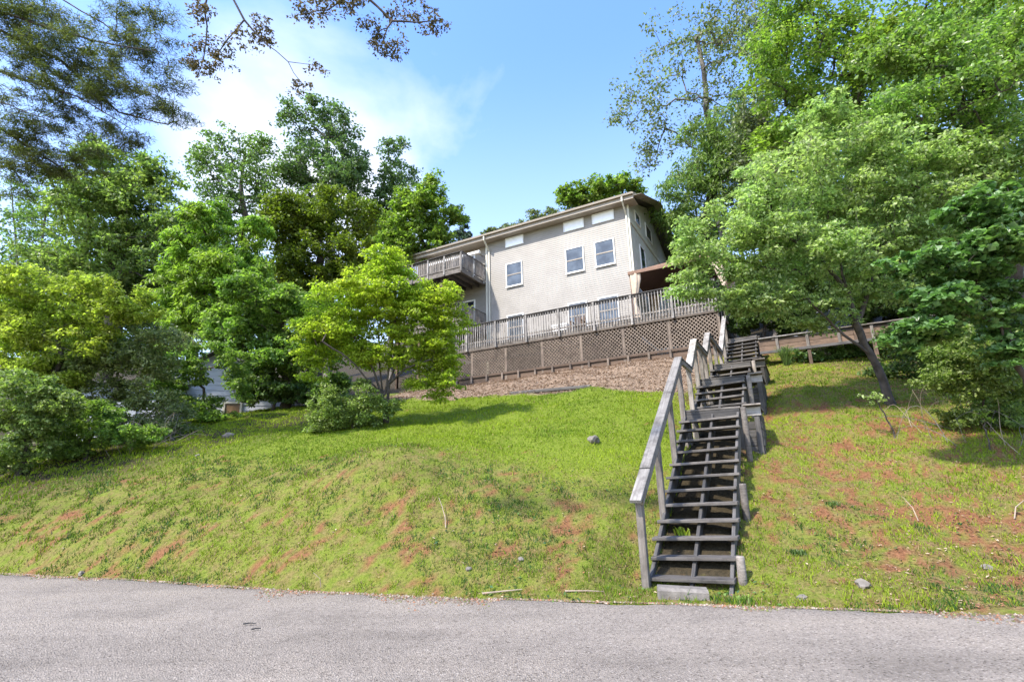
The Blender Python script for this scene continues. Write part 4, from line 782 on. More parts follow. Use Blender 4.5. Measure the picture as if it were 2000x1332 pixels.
# ------------------------------------------------------------------ trees
TREES = [
  {'kind': 'oak_tree', 'label': 'tall airy olive green oak with bare limbs against blue sky right of the roof', 'mat': 'olive', 'n': 340, 'k': 26, 'leaf': 0.24, 'r': 0.22, 'style': 'broad', 'cat': 'tree', 'group': 'trees of the wooded slope right of the house', 'gap': 0.85, 'base': [14.49, 32.24], 'lobes': [[11.33, 26.89, 28.37, 3.13, 2.72, 2.31], [8.43, 27.9, 24.61, 2.15, 1.98, 1.81], [14.27, 27.25, 27.03, 3.13, 3.22, 3.3], [13.5, 28.45, 22.59, 2.64, 2.31, 1.98], [9.21, 28.42, 22.68, 1.49, 1.24, 0.99], [15.97, 26.57, 29.55, 2.31, 2.48, 2.64], [8.68, 28.85, 21.1, 0.99, 0.99, 0.99], [11.9, 27.84, 24.86, 1.65, 1.32, 0.99], [10.3, 27.31, 26.8, 1.65, 1.65, 1.65]]},
  {'kind': 'cedar_tree', 'label': 'soft feathery green cedar directly behind the gable end of the house', 'mat': 'cedar', 'n': 420, 'k': 45, 'leaf': 0.26, 'r': 0.3, 'style': 'feather', 'cat': 'tree', 'group': 'trees of the wooded slope right of the house', 'base': [11.52, 29.3], 'lobes': [[11.8, 26.09, 19.8, 1.65, 1.73, 1.8], [10.4, 26.71, 17.51, 1.8, 1.8, 1.8], [12.81, 26.57, 18.04, 2.1, 2.55, 3.0], [9.32, 27.1, 16.09, 1.05, 1.2, 1.35], [13.78, 25.79, 20.92, 1.65, 1.73, 1.8], [10.95, 27.26, 15.47, 2.1, 1.8, 1.5], [14.62, 26.42, 18.58, 1.5, 1.8, 2.1]]},
  {'kind': 'tulip_tree', 'label': 'bright green tree filling the top right corner, farther back', 'mat': 'bright', 'n': 520, 'k': 55, 'leaf': 0.2, 'r': 0.3, 'style': 'broad', 'cat': 'tree', 'group': 'trees of the wooded slope right of the house', 'base': [14.68, 20.55], 'lobes': [[12.86, 17.31, 17.81, 2.31, 2.31, 2.31], [16.03, 17.05, 18.76, 2.94, 2.52, 2.1], [19.19, 16.96, 19.1, 2.73, 2.42, 2.1], [11.96, 18.07, 15.0, 1.68, 1.68, 1.68], [10.75, 17.41, 17.46, 0.94, 1.42, 1.89], [14.06, 17.97, 15.35, 1.89, 1.78, 1.68], [12.06, 16.81, 19.66, 1.47, 1.36, 1.26]]},
  {'kind': 'beech_tree', 'label': 'dark broad tree deep in the shade behind the dogwood', 'mat': 'deep', 'n': 700, 'k': 55, 'leaf': 0.29, 'r': 0.3, 'style': 'broad', 'cat': 'tree', 'group': 'trees of the wooded slope right of the house', 'base': [20.77, 25.46], 'lobes': [[17.04, 23.54, 13.93, 4.68, 4.16, 3.64], [22.24, 23.57, 13.81, 5.2, 4.94, 4.68], [13.63, 23.92, 12.49, 2.34, 2.6, 2.86], [25.2, 22.43, 18.02, 3.12, 3.51, 3.9], [18.26, 24.49, 10.38, 5.2, 3.51, 1.82], [23.44, 24.66, 9.77, 3.9, 2.99, 2.08], [17.41, 22.32, 18.44, 3.12, 2.86, 2.6]]},
  {'kind': 'hickory_tree', 'label': 'grey green leafy tree between the oak and the bright corner tree', 'mat': 'greyg', 'n': 240, 'k': 40, 'leaf': 0.24, 'r': 0.28, 'style': 'broad', 'cat': 'tree', 'group': 'trees of the wooded slope right of the house', 'base': [14.02, 26.39], 'lobes': [[13.78, 22.87, 20.23, 1.62, 1.89, 2.16], [13.18, 23.57, 17.64, 1.62, 1.89, 2.16], [14.51, 23.79, 16.83, 1.62, 1.75, 1.89], [13.92, 24.42, 14.49, 1.89, 1.75, 1.62], [13.57, 22.17, 22.84, 1.35, 1.49, 1.62]]},
  {'kind': 'maple_tree', 'label': 'glossy bright green maple reaching in from the right edge above the dogwood', 'mat': 'glossy', 'n': 560, 'k': 50, 'leaf': 0.115, 'r': 0.17, 'style': 'broad', 'cat': 'tree', 'group': 'trees of the wooded slope right of the house', 'base': [12.38, 11.58], 'lobes': [[10.13, 9.68, 9.63, 1.5, 1.38, 1.26], [11.13, 10.07, 8.17, 1.03, 1.09, 1.15], [8.85, 9.85, 8.99, 1.03, 0.92, 0.81], [10.21, 10.16, 7.85, 1.26, 0.98, 0.69], [9.35, 9.46, 10.43, 0.92, 0.86, 0.81], [11.19, 9.41, 10.61, 0.92, 0.98, 1.03], [11.1, 10.46, 6.72, 0.81, 0.69, 0.57]]},
  {'kind': 'dogwood_tree', 'label': 'pale green dogwood with a leaning dark trunk right of the stairs', 'mat': 'pale', 'n': 1100, 'k': 50, 'leaf': 0.1, 'r': 0.085, 'style': 'spray', 'cat': 'tree', 'gap': 1.08, 'base': [8.09, 10.97], 'lobes': [[4.89, 10.09, 6.19, 1.32, 1.02, 0.53], [4.21, 10.28, 5.46, 0.6, 0.56, 0.4], [6.01, 9.81, 7.23, 1.43, 1.27, 0.89], [5.98, 10.15, 5.95, 1.43, 1.13, 0.63], [7.02, 9.58, 8.06, 1.21, 1.15, 0.89], [7.65, 9.96, 6.66, 1.32, 1.21, 0.89], [6.18, 10.44, 4.89, 0.99, 0.74, 0.35], [4.64, 10.43, 4.92, 0.6, 0.53, 0.35], [3.84, 10.14, 6.0, 0.44, 0.44, 0.35], [8.87, 9.88, 6.95, 0.99, 0.86, 0.57], [7.07, 10.24, 5.61, 1.21, 1.01, 0.63], [5.01, 9.92, 6.83, 0.77, 0.7, 0.51], [6.48, 9.44, 8.6, 0.66, 0.64, 0.51], [8.45, 9.65, 7.81, 0.88, 0.83, 0.63], [5.31, 10.32, 5.33, 0.88, 0.69, 0.38], [9.4, 10.11, 6.09, 0.99, 0.79, 0.46], [9.65, 9.74, 7.47, 0.88, 0.79, 0.56], [5.52, 10.46, 4.8, 0.77, 0.56, 0.25], [6.83, 10.54, 4.5, 0.66, 0.49, 0.23], [3.93, 10.37, 5.15, 0.44, 0.38, 0.25], [8.38, 10.37, 5.16, 0.77, 0.63, 0.38]], 'limbs': [[[8.09, 10.97, 2.91], [7.85, 10.81, 3.52], [7.56, 10.68, 3.99], [7.4, 10.56, 4.44], [7.23, 10.39, 5.08], [7.08, 10.19, 5.82]], [[7.69, 10.73, 3.79], [7.09, 10.53, 4.15], [6.6, 10.34, 4.5], [6.16, 10.06, 4.75]], [[7.4, 10.59, 4.33], [7.86, 10.55, 5.24], [8.18, 10.41, 6.14]], [[7.23, 10.39, 5.08], [6.64, 10.18, 5.83], [5.77, 9.88, 6.19]]]},
  {'kind': 'redbud_tree', 'label': 'dark redbud with broad heart shaped leaves hanging in at the right edge', 'mat': 'heart', 'n': 520, 'k': 26, 'leaf': 0.115, 'r': 0.05, 'style': 'spray', 'cat': 'tree', 'base': [8.3, 8.01], 'lobes': [[7.23, 7.42, 4.56, 0.8, 0.62, 0.44], [7.69, 7.61, 3.85, 0.56, 0.56, 0.56], [6.65, 7.58, 3.95, 0.56, 0.46, 0.36], [6.27, 7.44, 4.5, 0.44, 0.36, 0.28], [7.49, 7.21, 5.33, 0.64, 0.5, 0.36], [6.4, 7.71, 3.49, 0.48, 0.36, 0.24], [7.71, 7.38, 4.7, 0.56, 0.52, 0.48], [6.12, 7.76, 3.31, 0.32, 0.25, 0.18], [7.68, 7.8, 3.16, 0.4, 0.36, 0.32]]},
  {'kind': 'laurel_shrub', 'label': 'dark glossy laurel thicket in the shade below the redbud', 'mat': 'deep', 'n': 560, 'k': 42, 'leaf': 0.1, 'r': 0.05, 'style': 'broad', 'cat': 'shrub', 'base': [10.6, 12.39], 'lobes': [[9.99, 12.24, 3.98, 1.12, 0.84, 0.56], [11.24, 12.21, 4.07, 1.38, 1.06, 0.75], [12.23, 12.38, 3.45, 1.0, 0.94, 0.88], [10.97, 12.44, 3.23, 1.12, 0.81, 0.5], [9.5, 12.11, 4.47, 0.75, 0.62, 0.5], [12.0, 12.09, 4.54, 0.75, 0.69, 0.62], [9.86, 10.14, 2.16, 0.4, 0.4, 0.4], [9.92, 10.76, 2.54, 0.64, 0.48, 0.32]]},
  {'kind': 'rhododendron_shrub', 'label': 'dark bush at the far side of the wooden walkway beside the stair top', 'mat': 'deep', 'n': 420, 'k': 44, 'leaf': 0.17, 'r': 0.06, 'style': 'broad', 'cat': 'shrub', 'base': [10.29, 20.25], 'lobes': [[10.11, 19.92, 8.14, 1.26, 1.1, 0.94], [11.16, 19.98, 7.91, 0.84, 0.89, 0.94], [9.46, 20.13, 7.34, 0.63, 0.58, 0.53], [10.56, 19.65, 9.14, 1.26, 0.95, 0.63], [11.45, 20.2, 7.1, 0.63, 0.53, 0.42]]},
  {'kind': 'holly_shrub', 'label': 'dark bush behind the walkway right of the parked car', 'mat': 'deep', 'n': 360, 'k': 42, 'leaf': 0.17, 'r': 0.06, 'style': 'broad', 'cat': 'shrub', 'base': [14.6, 19.31], 'lobes': [[14.83, 19.05, 7.51, 1.2, 1.05, 0.9], [16.42, 19.17, 7.09, 1.2, 1.0, 0.8], [14.04, 18.84, 8.3, 1.4, 1.0, 0.6], [13.83, 19.05, 7.53, 0.72, 0.72, 0.72], [12.04, 18.91, 8.05, 1.2, 0.76, 0.32]]},
  {'kind': 'ivy_patch', 'label': 'dark ivy climbing under the wooden walkway', 'mat': 'heart', 'n': 150, 'k': 26, 'leaf': 0.09, 'r': 0.02, 'style': 'broad', 'cat': 'ivy', 'base': [9.89, 16.47], 'lobes': [[9.56, 16.42, 5.0, 0.67, 0.25, 0.24], [10.74, 16.39, 5.1, 0.67, 0.25, 0.27], [10.23, 16.48, 4.76, 0.67, 0.25, 0.13], [11.58, 16.39, 5.08, 0.5, 0.25, 0.34]]},
  {'kind': 'bramble_shrub', 'label': 'dense dark leafy bramble rising from the bank at the right edge', 'mat': 'mid', 'n': 560, 'k': 38, 'leaf': 0.075, 'r': 0.025, 'style': 'broad', 'cat': 'shrub', 'base': [8.69, 9.6], 'lobes': [[8.35, 9.22, 2.88, 0.65, 0.56, 0.47], [8.99, 9.36, 2.37, 0.51, 0.58, 0.65], [8.15, 9.39, 2.26, 0.33, 0.29, 0.24], [9.16, 9.55, 1.65, 0.28, 0.31, 0.33], [7.79, 9.2, 2.94, 0.37, 0.33, 0.28], [8.64, 9.09, 3.37, 0.65, 0.53, 0.42], [9.15, 9.16, 3.09, 0.42, 0.53, 0.65], [8.08, 9.08, 3.38, 0.47, 0.4, 0.33]]},
  {'kind': 'sapling', 'label': 'thin bare stemmed sapling with one pale leaf spray below the dogwood', 'mat': 'pale', 'n': 10, 'k': 14, 'leaf': 0.07, 'r': 0.012, 'style': 'spray', 'cat': 'sapling', 'base': [6.91, 9.44], 'lobes': [[6.6, 9.38, 2.66, 0.26, 0.25, 0.12]]},
  {'kind': 'sapling', 'label': 'small bright leaved sapling among bare vines at the right edge', 'mat': 'bright', 'n': 7, 'k': 14, 'leaf': 0.07, 'r': 0.01, 'style': 'spray', 'cat': 'sapling', 'base': [7.92, 8.76], 'lobes': [[7.88, 8.68, 2.21, 0.15, 0.2, 0.1]]},
  {'kind': 'maple_tree', 'label': 'rounded bright green tree top just over the right part of the roof', 'mat': 'bright', 'n': 200, 'k': 40, 'leaf': 0.28, 'r': 0.3, 'style': 'broad', 'cat': 'tree', 'group': 'trees showing over the roof', 'base': [6.9, 36.08], 'lobes': [[6.71, 33.85, 21.78, 2.74, 1.9, 1.06], [5.18, 33.99, 21.26, 1.52, 1.14, 0.76], [8.42, 33.81, 21.93, 1.33, 1.08, 0.84]]},
  {'kind': 'ash_tree', 'label': 'low green tree top peeping over the middle of the roof', 'mat': 'olive', 'n': 110, 'k': 24, 'leaf': 0.2, 'r': 0.2, 'style': 'broad', 'cat': 'tree', 'group': 'trees showing over the roof', 'base': [2.37, 39.84], 'lobes': [[2.54, 37.93, 22.01, 1.43, 1.01, 0.59], [1.14, 38.04, 21.6, 0.76, 0.55, 0.34], [3.6, 37.79, 22.51, 0.59, 0.55, 0.5], [0.21, 38.13, 21.25, 0.5, 0.38, 0.25]]},
  {'kind': 'elm_tree', 'label': 'tiny green tree top over the roof left of the other two', 'mat': 'olive', 'n': 60, 'k': 22, 'leaf': 0.2, 'r': 0.18, 'style': 'broad', 'cat': 'tree', 'group': 'trees showing over the roof', 'base': [-1.34, 41.72], 'lobes': [[-1.19, 40.0, 22.02, 0.97, 0.66, 0.35], [-0.44, 39.94, 22.21, 0.35, 0.4, 0.44], [-1.99, 40.05, 21.82, 0.53, 0.4, 0.26]]},
  {'kind': 'fir_tree', 'label': 'small blue green fir tip left of the eave beside the bright tree', 'mat': 'fir', 'n': 60, 'k': 30, 'leaf': 0.3, 'r': 0.16, 'style': 'feather', 'cat': 'tree', 'group': 'trees showing over the roof', 'base': [-4.07, 41.7], 'lobes': [[-3.91, 39.87, 22.5, 0.44, 0.57, 0.7], [-3.98, 40.12, 21.57, 0.75, 0.68, 0.62]]},
  {'kind': 'poplar_tree', 'label': 'slender airy tree with thin trunks at the far left edge', 'mat': 'airy', 'n': 210, 'k': 20, 'leaf': 0.2, 'r': 0.12, 'style': 'broad', 'cat': 'tree', 'group': 'trees of the wooded slope left of the house', 'gap': 0.8, 'base': [-28.82, 29.06], 'lobes': [[-29.03, 26.4, 18.67, 1.35, 1.5, 1.65], [-27.43, 26.96, 16.6, 1.65, 1.57, 1.5], [-29.25, 27.18, 15.77, 1.2, 1.35, 1.5], [-28.09, 27.66, 14.01, 1.8, 1.5, 1.2], [-25.89, 26.5, 18.31, 1.2, 1.2, 1.2]], 'limbs': [[[-29.08, 28.67, 10.27], [-28.84, 27.65, 14.03], [-29.06, 26.71, 17.51], [-29.16, 26.17, 19.54]], [[-27.88, 28.67, 10.24], [-27.66, 27.82, 13.42], [-27.3, 27.11, 16.02], [-26.95, 26.57, 18.04]], [[-26.98, 28.68, 10.22], [-26.59, 27.67, 13.98], [-26.23, 26.89, 16.87]]]},
  {'kind': 'linden_tree', 'label': 'broad mid green tree behind the left shrubs under the pine boughs', 'mat': 'mid', 'n': 640, 'k': 50, 'leaf': 0.2, 'r': 0.3, 'style': 'broad', 'cat': 'tree', 'group': 'trees of the wooded slope left of the house', 'base': [-18.49, 23.27], 'lobes': [[-18.3, 21.09, 15.33, 2.16, 1.8, 1.44], [-19.55, 21.58, 13.5, 2.16, 2.04, 1.92], [-16.66, 21.53, 13.67, 1.8, 1.74, 1.68], [-17.92, 22.15, 11.38, 2.64, 2.16, 1.68], [-15.9, 21.1, 15.27, 0.96, 0.96, 0.96], [-21.04, 22.13, 11.45, 1.68, 1.56, 1.44]]},
  {'kind': 'birch_tree', 'label': 'airy tall tree second from the left on the skyline', 'mat': 'airy', 'n': 420, 'k': 22, 'leaf': 0.24, 'r': 0.2, 'style': 'broad', 'cat': 'tree', 'group': 'trees of the wooded slope left of the house', 'gap': 0.92, 'base': [-18.75, 33.99], 'lobes': [[-18.77, 30.25, 23.59, 2.1, 1.66, 1.23], [-20.04, 30.79, 21.59, 1.93, 1.84, 1.75], [-17.05, 30.63, 22.2, 1.57, 1.84, 2.1], [-18.5, 31.17, 20.2, 2.8, 2.27, 1.75], [-20.89, 30.42, 22.96, 1.19, 1.23, 1.26], [-16.5, 30.26, 23.54, 0.91, 0.91, 0.91], [-15.69, 31.0, 20.82, 1.05, 1.4, 1.75], [-20.1, 31.43, 19.22, 1.75, 1.57, 1.4]]},
  {'kind': 'cottonwood_tree', 'label': 'tallest tree on the left skyline with leafy open crown', 'mat': 'poplar', 'n': 540, 'k': 27, 'leaf': 0.25, 'r': 0.28, 'style': 'broad', 'cat': 'tree', 'group': 'trees of the wooded slope left of the house', 'gap': 0.95, 'base': [-12.62, 34.03], 'lobes': [[-13.84, 29.92, 24.83, 1.68, 1.5, 1.33], [-11.4, 29.98, 24.61, 1.57, 1.45, 1.33], [-13.02, 30.56, 22.45, 2.62, 2.19, 1.75], [-10.41, 30.67, 22.05, 1.33, 1.54, 1.75], [-12.38, 31.2, 20.07, 2.98, 2.36, 1.75], [-14.62, 30.82, 21.47, 1.23, 1.14, 1.05], [-12.59, 29.6, 25.99, 1.23, 0.96, 0.7]]},
  {'kind': 'cottonwood_tree', 'label': 'slimmer blue green tree just right of the tallest skyline tree', 'mat': 'poplar', 'n': 320, 'k': 27, 'leaf': 0.25, 'r': 0.2, 'style': 'broad', 'cat': 'tree', 'group': 'trees of the wooded slope left of the house', 'gap': 0.98, 'base': [-8.49, 35.03], 'lobes': [[-8.18, 31.46, 22.94, 1.15, 1.21, 1.26], [-7.97, 32.03, 20.85, 1.44, 1.53, 1.62], [-8.98, 32.4, 19.48, 1.44, 1.53, 1.62], [-9.84, 31.92, 21.23, 0.94, 1.37, 1.8], [-6.94, 31.7, 22.04, 0.72, 0.9, 1.08], [-7.35, 32.31, 19.79, 1.08, 1.26, 1.44], [-9.18, 32.68, 18.44, 1.8, 1.62, 1.44]]},
  {'kind': 'mulberry_tree', 'label': 'rounded bright green tree left of the eave on the skyline', 'mat': 'bright', 'n': 460, 'k': 42, 'leaf': 0.26, 'r': 0.24, 'style': 'broad', 'cat': 'tree', 'group': 'trees of the wooded slope left of the house', 'base': [-5.3, 32.12], 'lobes': [[-5.13, 29.33, 19.33, 1.25, 1.16, 1.06], [-4.6, 29.72, 17.89, 1.39, 1.39, 1.39], [-6.24, 29.58, 18.4, 1.32, 1.4, 1.49], [-5.46, 30.14, 16.31, 1.81, 1.48, 1.16], [-7.09, 29.88, 17.3, 1.32, 1.4, 1.49], [-4.47, 30.15, 16.29, 0.99, 0.99, 0.99], [-7.78, 30.22, 16.04, 1.32, 1.16, 0.99], [-6.47, 30.39, 15.38, 1.98, 1.42, 0.86]]},
  {'kind': 'hemlock_tree', 'label': 'dense dark round tree with yellow green tips behind the small lawn tree', 'mat': 'yellowdark', 'n': 760, 'k': 50, 'leaf': 0.17, 'r': 0.25, 'style': 'broad', 'cat': 'tree', 'group': 'trees of the wooded slope left of the house', 'base': [-8.77, 22.48], 'lobes': [[-9.06, 20.62, 13.23, 1.73, 1.38, 1.03], [-6.78, 20.75, 12.73, 1.03, 1.0, 0.97], [-8.65, 21.1, 11.44, 2.3, 1.9, 1.5], [-10.24, 20.91, 12.14, 1.03, 1.21, 1.38], [-6.82, 21.23, 10.96, 1.26, 1.21, 1.15], [-8.22, 21.52, 9.88, 2.07, 1.61, 1.15], [-10.05, 21.39, 10.36, 1.38, 1.26, 1.15]]},
  {'kind': 'willow_tree', 'label': 'feathery light green tree left of the dark round one', 'mat': 'feathery', 'n': 680, 'k': 48, 'leaf': 0.2, 'r': 0.2, 'style': 'feather', 'cat': 'tree', 'group': 'trees of the wooded slope left of the house', 'base': [-11.15, 19.24], 'lobes': [[-11.2, 17.56, 11.12, 0.97, 0.86, 0.74], [-10.15, 17.77, 10.34, 0.88, 0.85, 0.82], [-12.4, 17.86, 10.02, 1.07, 0.97, 0.88], [-11.05, 18.07, 9.23, 1.75, 1.32, 0.88], [-12.82, 18.26, 8.52, 1.07, 0.97, 0.88], [-10.1, 18.38, 8.08, 0.97, 0.88, 0.78], [-11.67, 18.47, 7.74, 1.36, 1.07, 0.78], [-9.69, 18.08, 9.2, 0.68, 0.73, 0.78]]},
  {'kind': 'alder_tree', 'label': 'green leafy tree above the grey shed', 'mat': 'mid2', 'n': 760, 'k': 48, 'leaf': 0.15, 'r': 0.16, 'style': 'broad', 'cat': 'tree', 'group': 'trees of the wooded slope left of the house', 'base': [-7.97, 17.91], 'lobes': [[-8.61, 16.97, 7.55, 1.44, 1.17, 0.9], [-7.18, 17.07, 7.17, 0.99, 0.9, 0.81], [-9.36, 17.3, 6.35, 1.35, 1.12, 0.9], [-7.75, 17.45, 5.79, 1.35, 1.12, 0.9], [-6.49, 17.45, 5.76, 0.81, 0.81, 0.81], [-8.31, 17.68, 4.93, 1.08, 0.9, 0.72], [-6.69, 17.73, 4.73, 0.9, 0.72, 0.54], [-10.07, 17.2, 6.71, 0.81, 0.81, 0.81], [-6.11, 17.22, 6.62, 0.72, 0.72, 0.72]]},
  {'kind': 'walnut_tree', 'label': 'dark tree filling the gap behind the feathery tree', 'mat': 'deep', 'n': 640, 'k': 46, 'leaf': 0.26, 'r': 0.3, 'style': 'broad', 'cat': 'tree', 'group': 'trees of the wooded slope left of the house', 'base': [-15.68, 26.21], 'lobes': [[-16.65, 24.94, 12.56, 4.05, 3.24, 2.43], [-12.93, 25.67, 9.87, 3.24, 2.83, 2.43], [-20.2, 25.48, 10.55, 3.24, 2.83, 2.43], [-23.71, 25.46, 10.62, 3.51, 2.97, 2.43], [-9.16, 25.83, 9.26, 1.62, 1.62, 1.62], [-25.37, 25.88, 9.1, 2.97, 2.43, 1.89], [-21.6, 26.04, 8.49, 2.97, 2.29, 1.62]]},
  {'kind': 'elder_shrub', 'label': 'yellow green shrub bulging at the left edge of the photo', 'mat': 'yellow', 'n': 760, 'k': 46, 'leaf': 0.105, 'r': 0.07, 'style': 'broad', 'cat': 'shrub', 'group': 'shrubs along the left edge of the lawn', 'base': [-12.05, 13.43], 'lobes': [[-12.65, 12.57, 6.59, 0.94, 0.74, 0.54], [-11.44, 12.65, 6.3, 0.94, 0.74, 0.54], [-10.71, 12.79, 5.77, 0.74, 0.65, 0.57], [-12.68, 12.87, 5.48, 1.08, 0.91, 0.74], [-11.34, 12.98, 5.06, 1.08, 0.84, 0.61], [-13.21, 12.72, 6.02, 0.68, 0.68, 0.68], [-12.97, 13.11, 4.58, 0.94, 0.74, 0.54], [-12.03, 13.19, 4.3, 0.68, 0.61, 0.54], [-9.97, 12.74, 5.95, 0.68, 0.61, 0.54]]},
  {'kind': 'privet_shrub', 'label': 'mid green shrub drooping onto the lawn in the left corner', 'mat': 'mid', 'n': 420, 'k': 40, 'leaf': 0.09, 'r': 0.06, 'style': 'broad', 'cat': 'shrub', 'group': 'shrubs along the left edge of the lawn', 'base': [-11.1, 11.78], 'lobes': [[-11.06, 11.35, 3.43, 0.81, 0.72, 0.63], [-10.86, 11.59, 2.54, 0.75, 0.66, 0.57], [-11.33, 11.71, 2.11, 0.57, 0.52, 0.46], [-10.38, 11.44, 3.09, 0.46, 0.49, 0.52]]},
  {'kind': 'privet_shrub', 'label': 'olive shrub with grey twigs in front of the pale shed siding', 'mat': 'olivesh', 'n': 720, 'k': 40, 'leaf': 0.1, 'r': 0.06, 'style': 'broad', 'cat': 'shrub', 'group': 'shrubs along the left edge of the lawn', 'base': [-11.12, 14.12], 'lobes': [[-10.64, 13.5, 5.04, 0.98, 0.8, 0.63], [-11.64, 13.75, 4.12, 0.98, 0.84, 0.7], [-9.96, 13.69, 4.35, 0.63, 0.63, 0.63], [-10.68, 13.98, 3.28, 0.98, 0.74, 0.5], [-9.38, 13.48, 5.15, 0.63, 0.56, 0.49], [-12.23, 14.01, 3.18, 0.7, 0.63, 0.56], [-9.56, 13.95, 3.39, 0.63, 0.57, 0.5], [-9.43, 14.1, 2.85, 0.7, 0.48, 0.25], [-11.21, 13.57, 4.78, 1.12, 0.84, 0.56], [-12.49, 13.79, 4.0, 0.7, 0.63, 0.56], [-10.81, 13.83, 3.83, 0.84, 0.63, 0.42]]},
  {'kind': 'honeysuckle_shrub', 'label': 'low bright shrub spilling along the lawn edge between the corner shrub and the twigs', 'mat': 'mid2', 'n': 420, 'k': 36, 'leaf': 0.085, 'r': 0.04, 'style': 'broad', 'cat': 'shrub', 'group': 'shrubs along the left edge of the lawn', 'base': [-10.35, 12.63], 'lobes': [[-10.96, 12.47, 2.74, 0.74, 0.6, 0.45], [-10.22, 12.54, 2.48, 0.62, 0.47, 0.32], [-11.1, 12.63, 2.14, 0.74, 0.51, 0.27], [-9.47, 12.51, 2.58, 0.57, 0.43, 0.3], [-8.85, 12.5, 2.63, 0.5, 0.37, 0.25], [-9.96, 12.39, 3.01, 0.74, 0.56, 0.37]]},
  {'kind': 'privet_shrub', 'label': 'dark shrub standing right of the shed at the lawn edge', 'mat': 'deep', 'n': 300, 'k': 36, 'leaf': 0.13, 'r': 0.05, 'style': 'broad', 'cat': 'shrub', 'group': 'shrubs along the left edge of the lawn', 'base': [-8.28, 17.46], 'lobes': [[-8.6, 17.18, 4.85, 0.63, 0.63, 0.63], [-7.74, 17.32, 4.32, 0.7, 0.54, 0.39], [-6.86, 17.33, 4.3, 0.7, 0.54, 0.39], [-5.98, 17.27, 4.54, 0.53, 0.48, 0.44], [-9.14, 17.36, 4.18, 0.44, 0.34, 0.24]]},
  {'kind': 'privet_shrub', 'label': 'low leafy shrub partly veiling the shed gable', 'mat': 'mid2', 'n': 480, 'k': 28, 'leaf': 0.1, 'r': 0.05, 'style': 'broad', 'cat': 'shrub', 'group': 'shrubs along the left edge of the lawn', 'base': [-9.35, 15.53], 'lobes': [[-9.65, 15.43, 3.67, 0.78, 0.57, 0.37], [-10.1, 15.2, 4.5, 0.47, 0.5, 0.54], [-9.04, 15.51, 3.36, 0.78, 0.5, 0.22], [-10.24, 15.0, 5.25, 0.78, 0.56, 0.34], [-9.4, 15.23, 4.41, 0.34, 0.26, 0.19], [-8.53, 15.05, 5.07, 0.62, 0.45, 0.28], [-8.25, 15.3, 4.16, 0.39, 0.43, 0.47], [-10.73, 15.28, 4.22, 0.47, 0.47, 0.47], [-8.84, 14.97, 5.37, 0.47, 0.33, 0.19], [-9.7, 15.13, 4.79, 0.53, 0.47, 0.4], [-8.47, 15.19, 4.54, 0.4, 0.39, 0.37], [-10.11, 15.37, 3.9, 0.47, 0.39, 0.31]]},
  {'kind': 'lawn_dogwood_tree', 'label': 'small yellow green multi stemmed tree standing alone on the lawn', 'mat': 'lime', 'n': 1150, 'k': 52, 'leaf': 0.088, 'r': 0.07, 'style': 'spray', 'cat': 'tree', 'gap': 1.15, 'base': [-3.23, 13.11], 'lobes': [[-3.01, 11.99, 6.82, 0.49, 0.55, 0.47], [-3.67, 12.12, 6.34, 0.78, 0.74, 0.51], [-2.7, 12.16, 6.19, 0.78, 0.72, 0.47], [-4.53, 12.3, 5.66, 0.81, 0.71, 0.43], [-4.94, 12.52, 4.86, 0.55, 0.58, 0.47], [-1.79, 12.23, 5.92, 0.58, 0.54, 0.35], [-1.55, 12.42, 5.22, 0.47, 0.56, 0.51], [-2.59, 12.4, 5.31, 1.04, 0.93, 0.58], [-3.69, 12.42, 5.21, 1.04, 0.93, 0.58], [-1.96, 12.65, 4.35, 0.65, 0.69, 0.55], [-4.54, 12.44, 5.16, 0.78, 0.72, 0.47], [-3.1, 12.28, 5.76, 1.04, 0.91, 0.55], [-2.86, 12.58, 4.62, 0.91, 0.79, 0.47], [-1.85, 12.86, 3.6, 0.39, 0.43, 0.35], [-3.91, 12.61, 4.52, 0.71, 0.64, 0.39], [-5.08, 12.7, 4.17, 0.46, 0.44, 0.31], [-2.1, 12.79, 3.85, 0.58, 0.56, 0.39], [-5.08, 12.6, 4.55, 0.52, 0.48, 0.31], [-4.29, 12.51, 4.91, 0.78, 0.7, 0.43], [-1.7, 12.62, 4.47, 0.52, 0.57, 0.47], [-1.58, 12.81, 3.78, 0.31, 0.45, 0.47], [-3.34, 12.07, 6.52, 0.52, 0.57, 0.47], [-2.19, 12.31, 5.61, 0.65, 0.64, 0.47], [-5.19, 12.43, 5.18, 0.44, 0.46, 0.35]], 'limbs': [[[-3.23, 13.11, 2.65], [-3.26, 12.99, 3.13], [-3.34, 12.88, 3.5], [-3.52, 12.62, 4.11], [-3.84, 12.35, 4.72], [-4.18, 12.12, 5.19]], [[-3.26, 12.99, 3.13], [-3.14, 12.82, 3.75], [-2.96, 12.78, 4.27], [-2.63, 12.67, 5.05], [-2.24, 12.6, 5.71]], [[-3.31, 12.93, 3.32], [-3.39, 12.81, 4.15], [-3.4, 12.57, 5.04], [-3.25, 12.3, 6.05]], [[-3.34, 12.88, 3.5], [-3.64, 12.47, 3.89], [-4.1, 12.03, 4.38], [-4.51, 11.76, 4.58]], [[-3.14, 12.82, 3.75], [-2.7, 12.52, 4.08], [-2.04, 12.36, 4.29]], [[-3.25, 12.88, 3.5], [-3.06, 12.61, 4.5], [-2.91, 12.34, 5.5], [-2.95, 12.07, 6.51]]]},
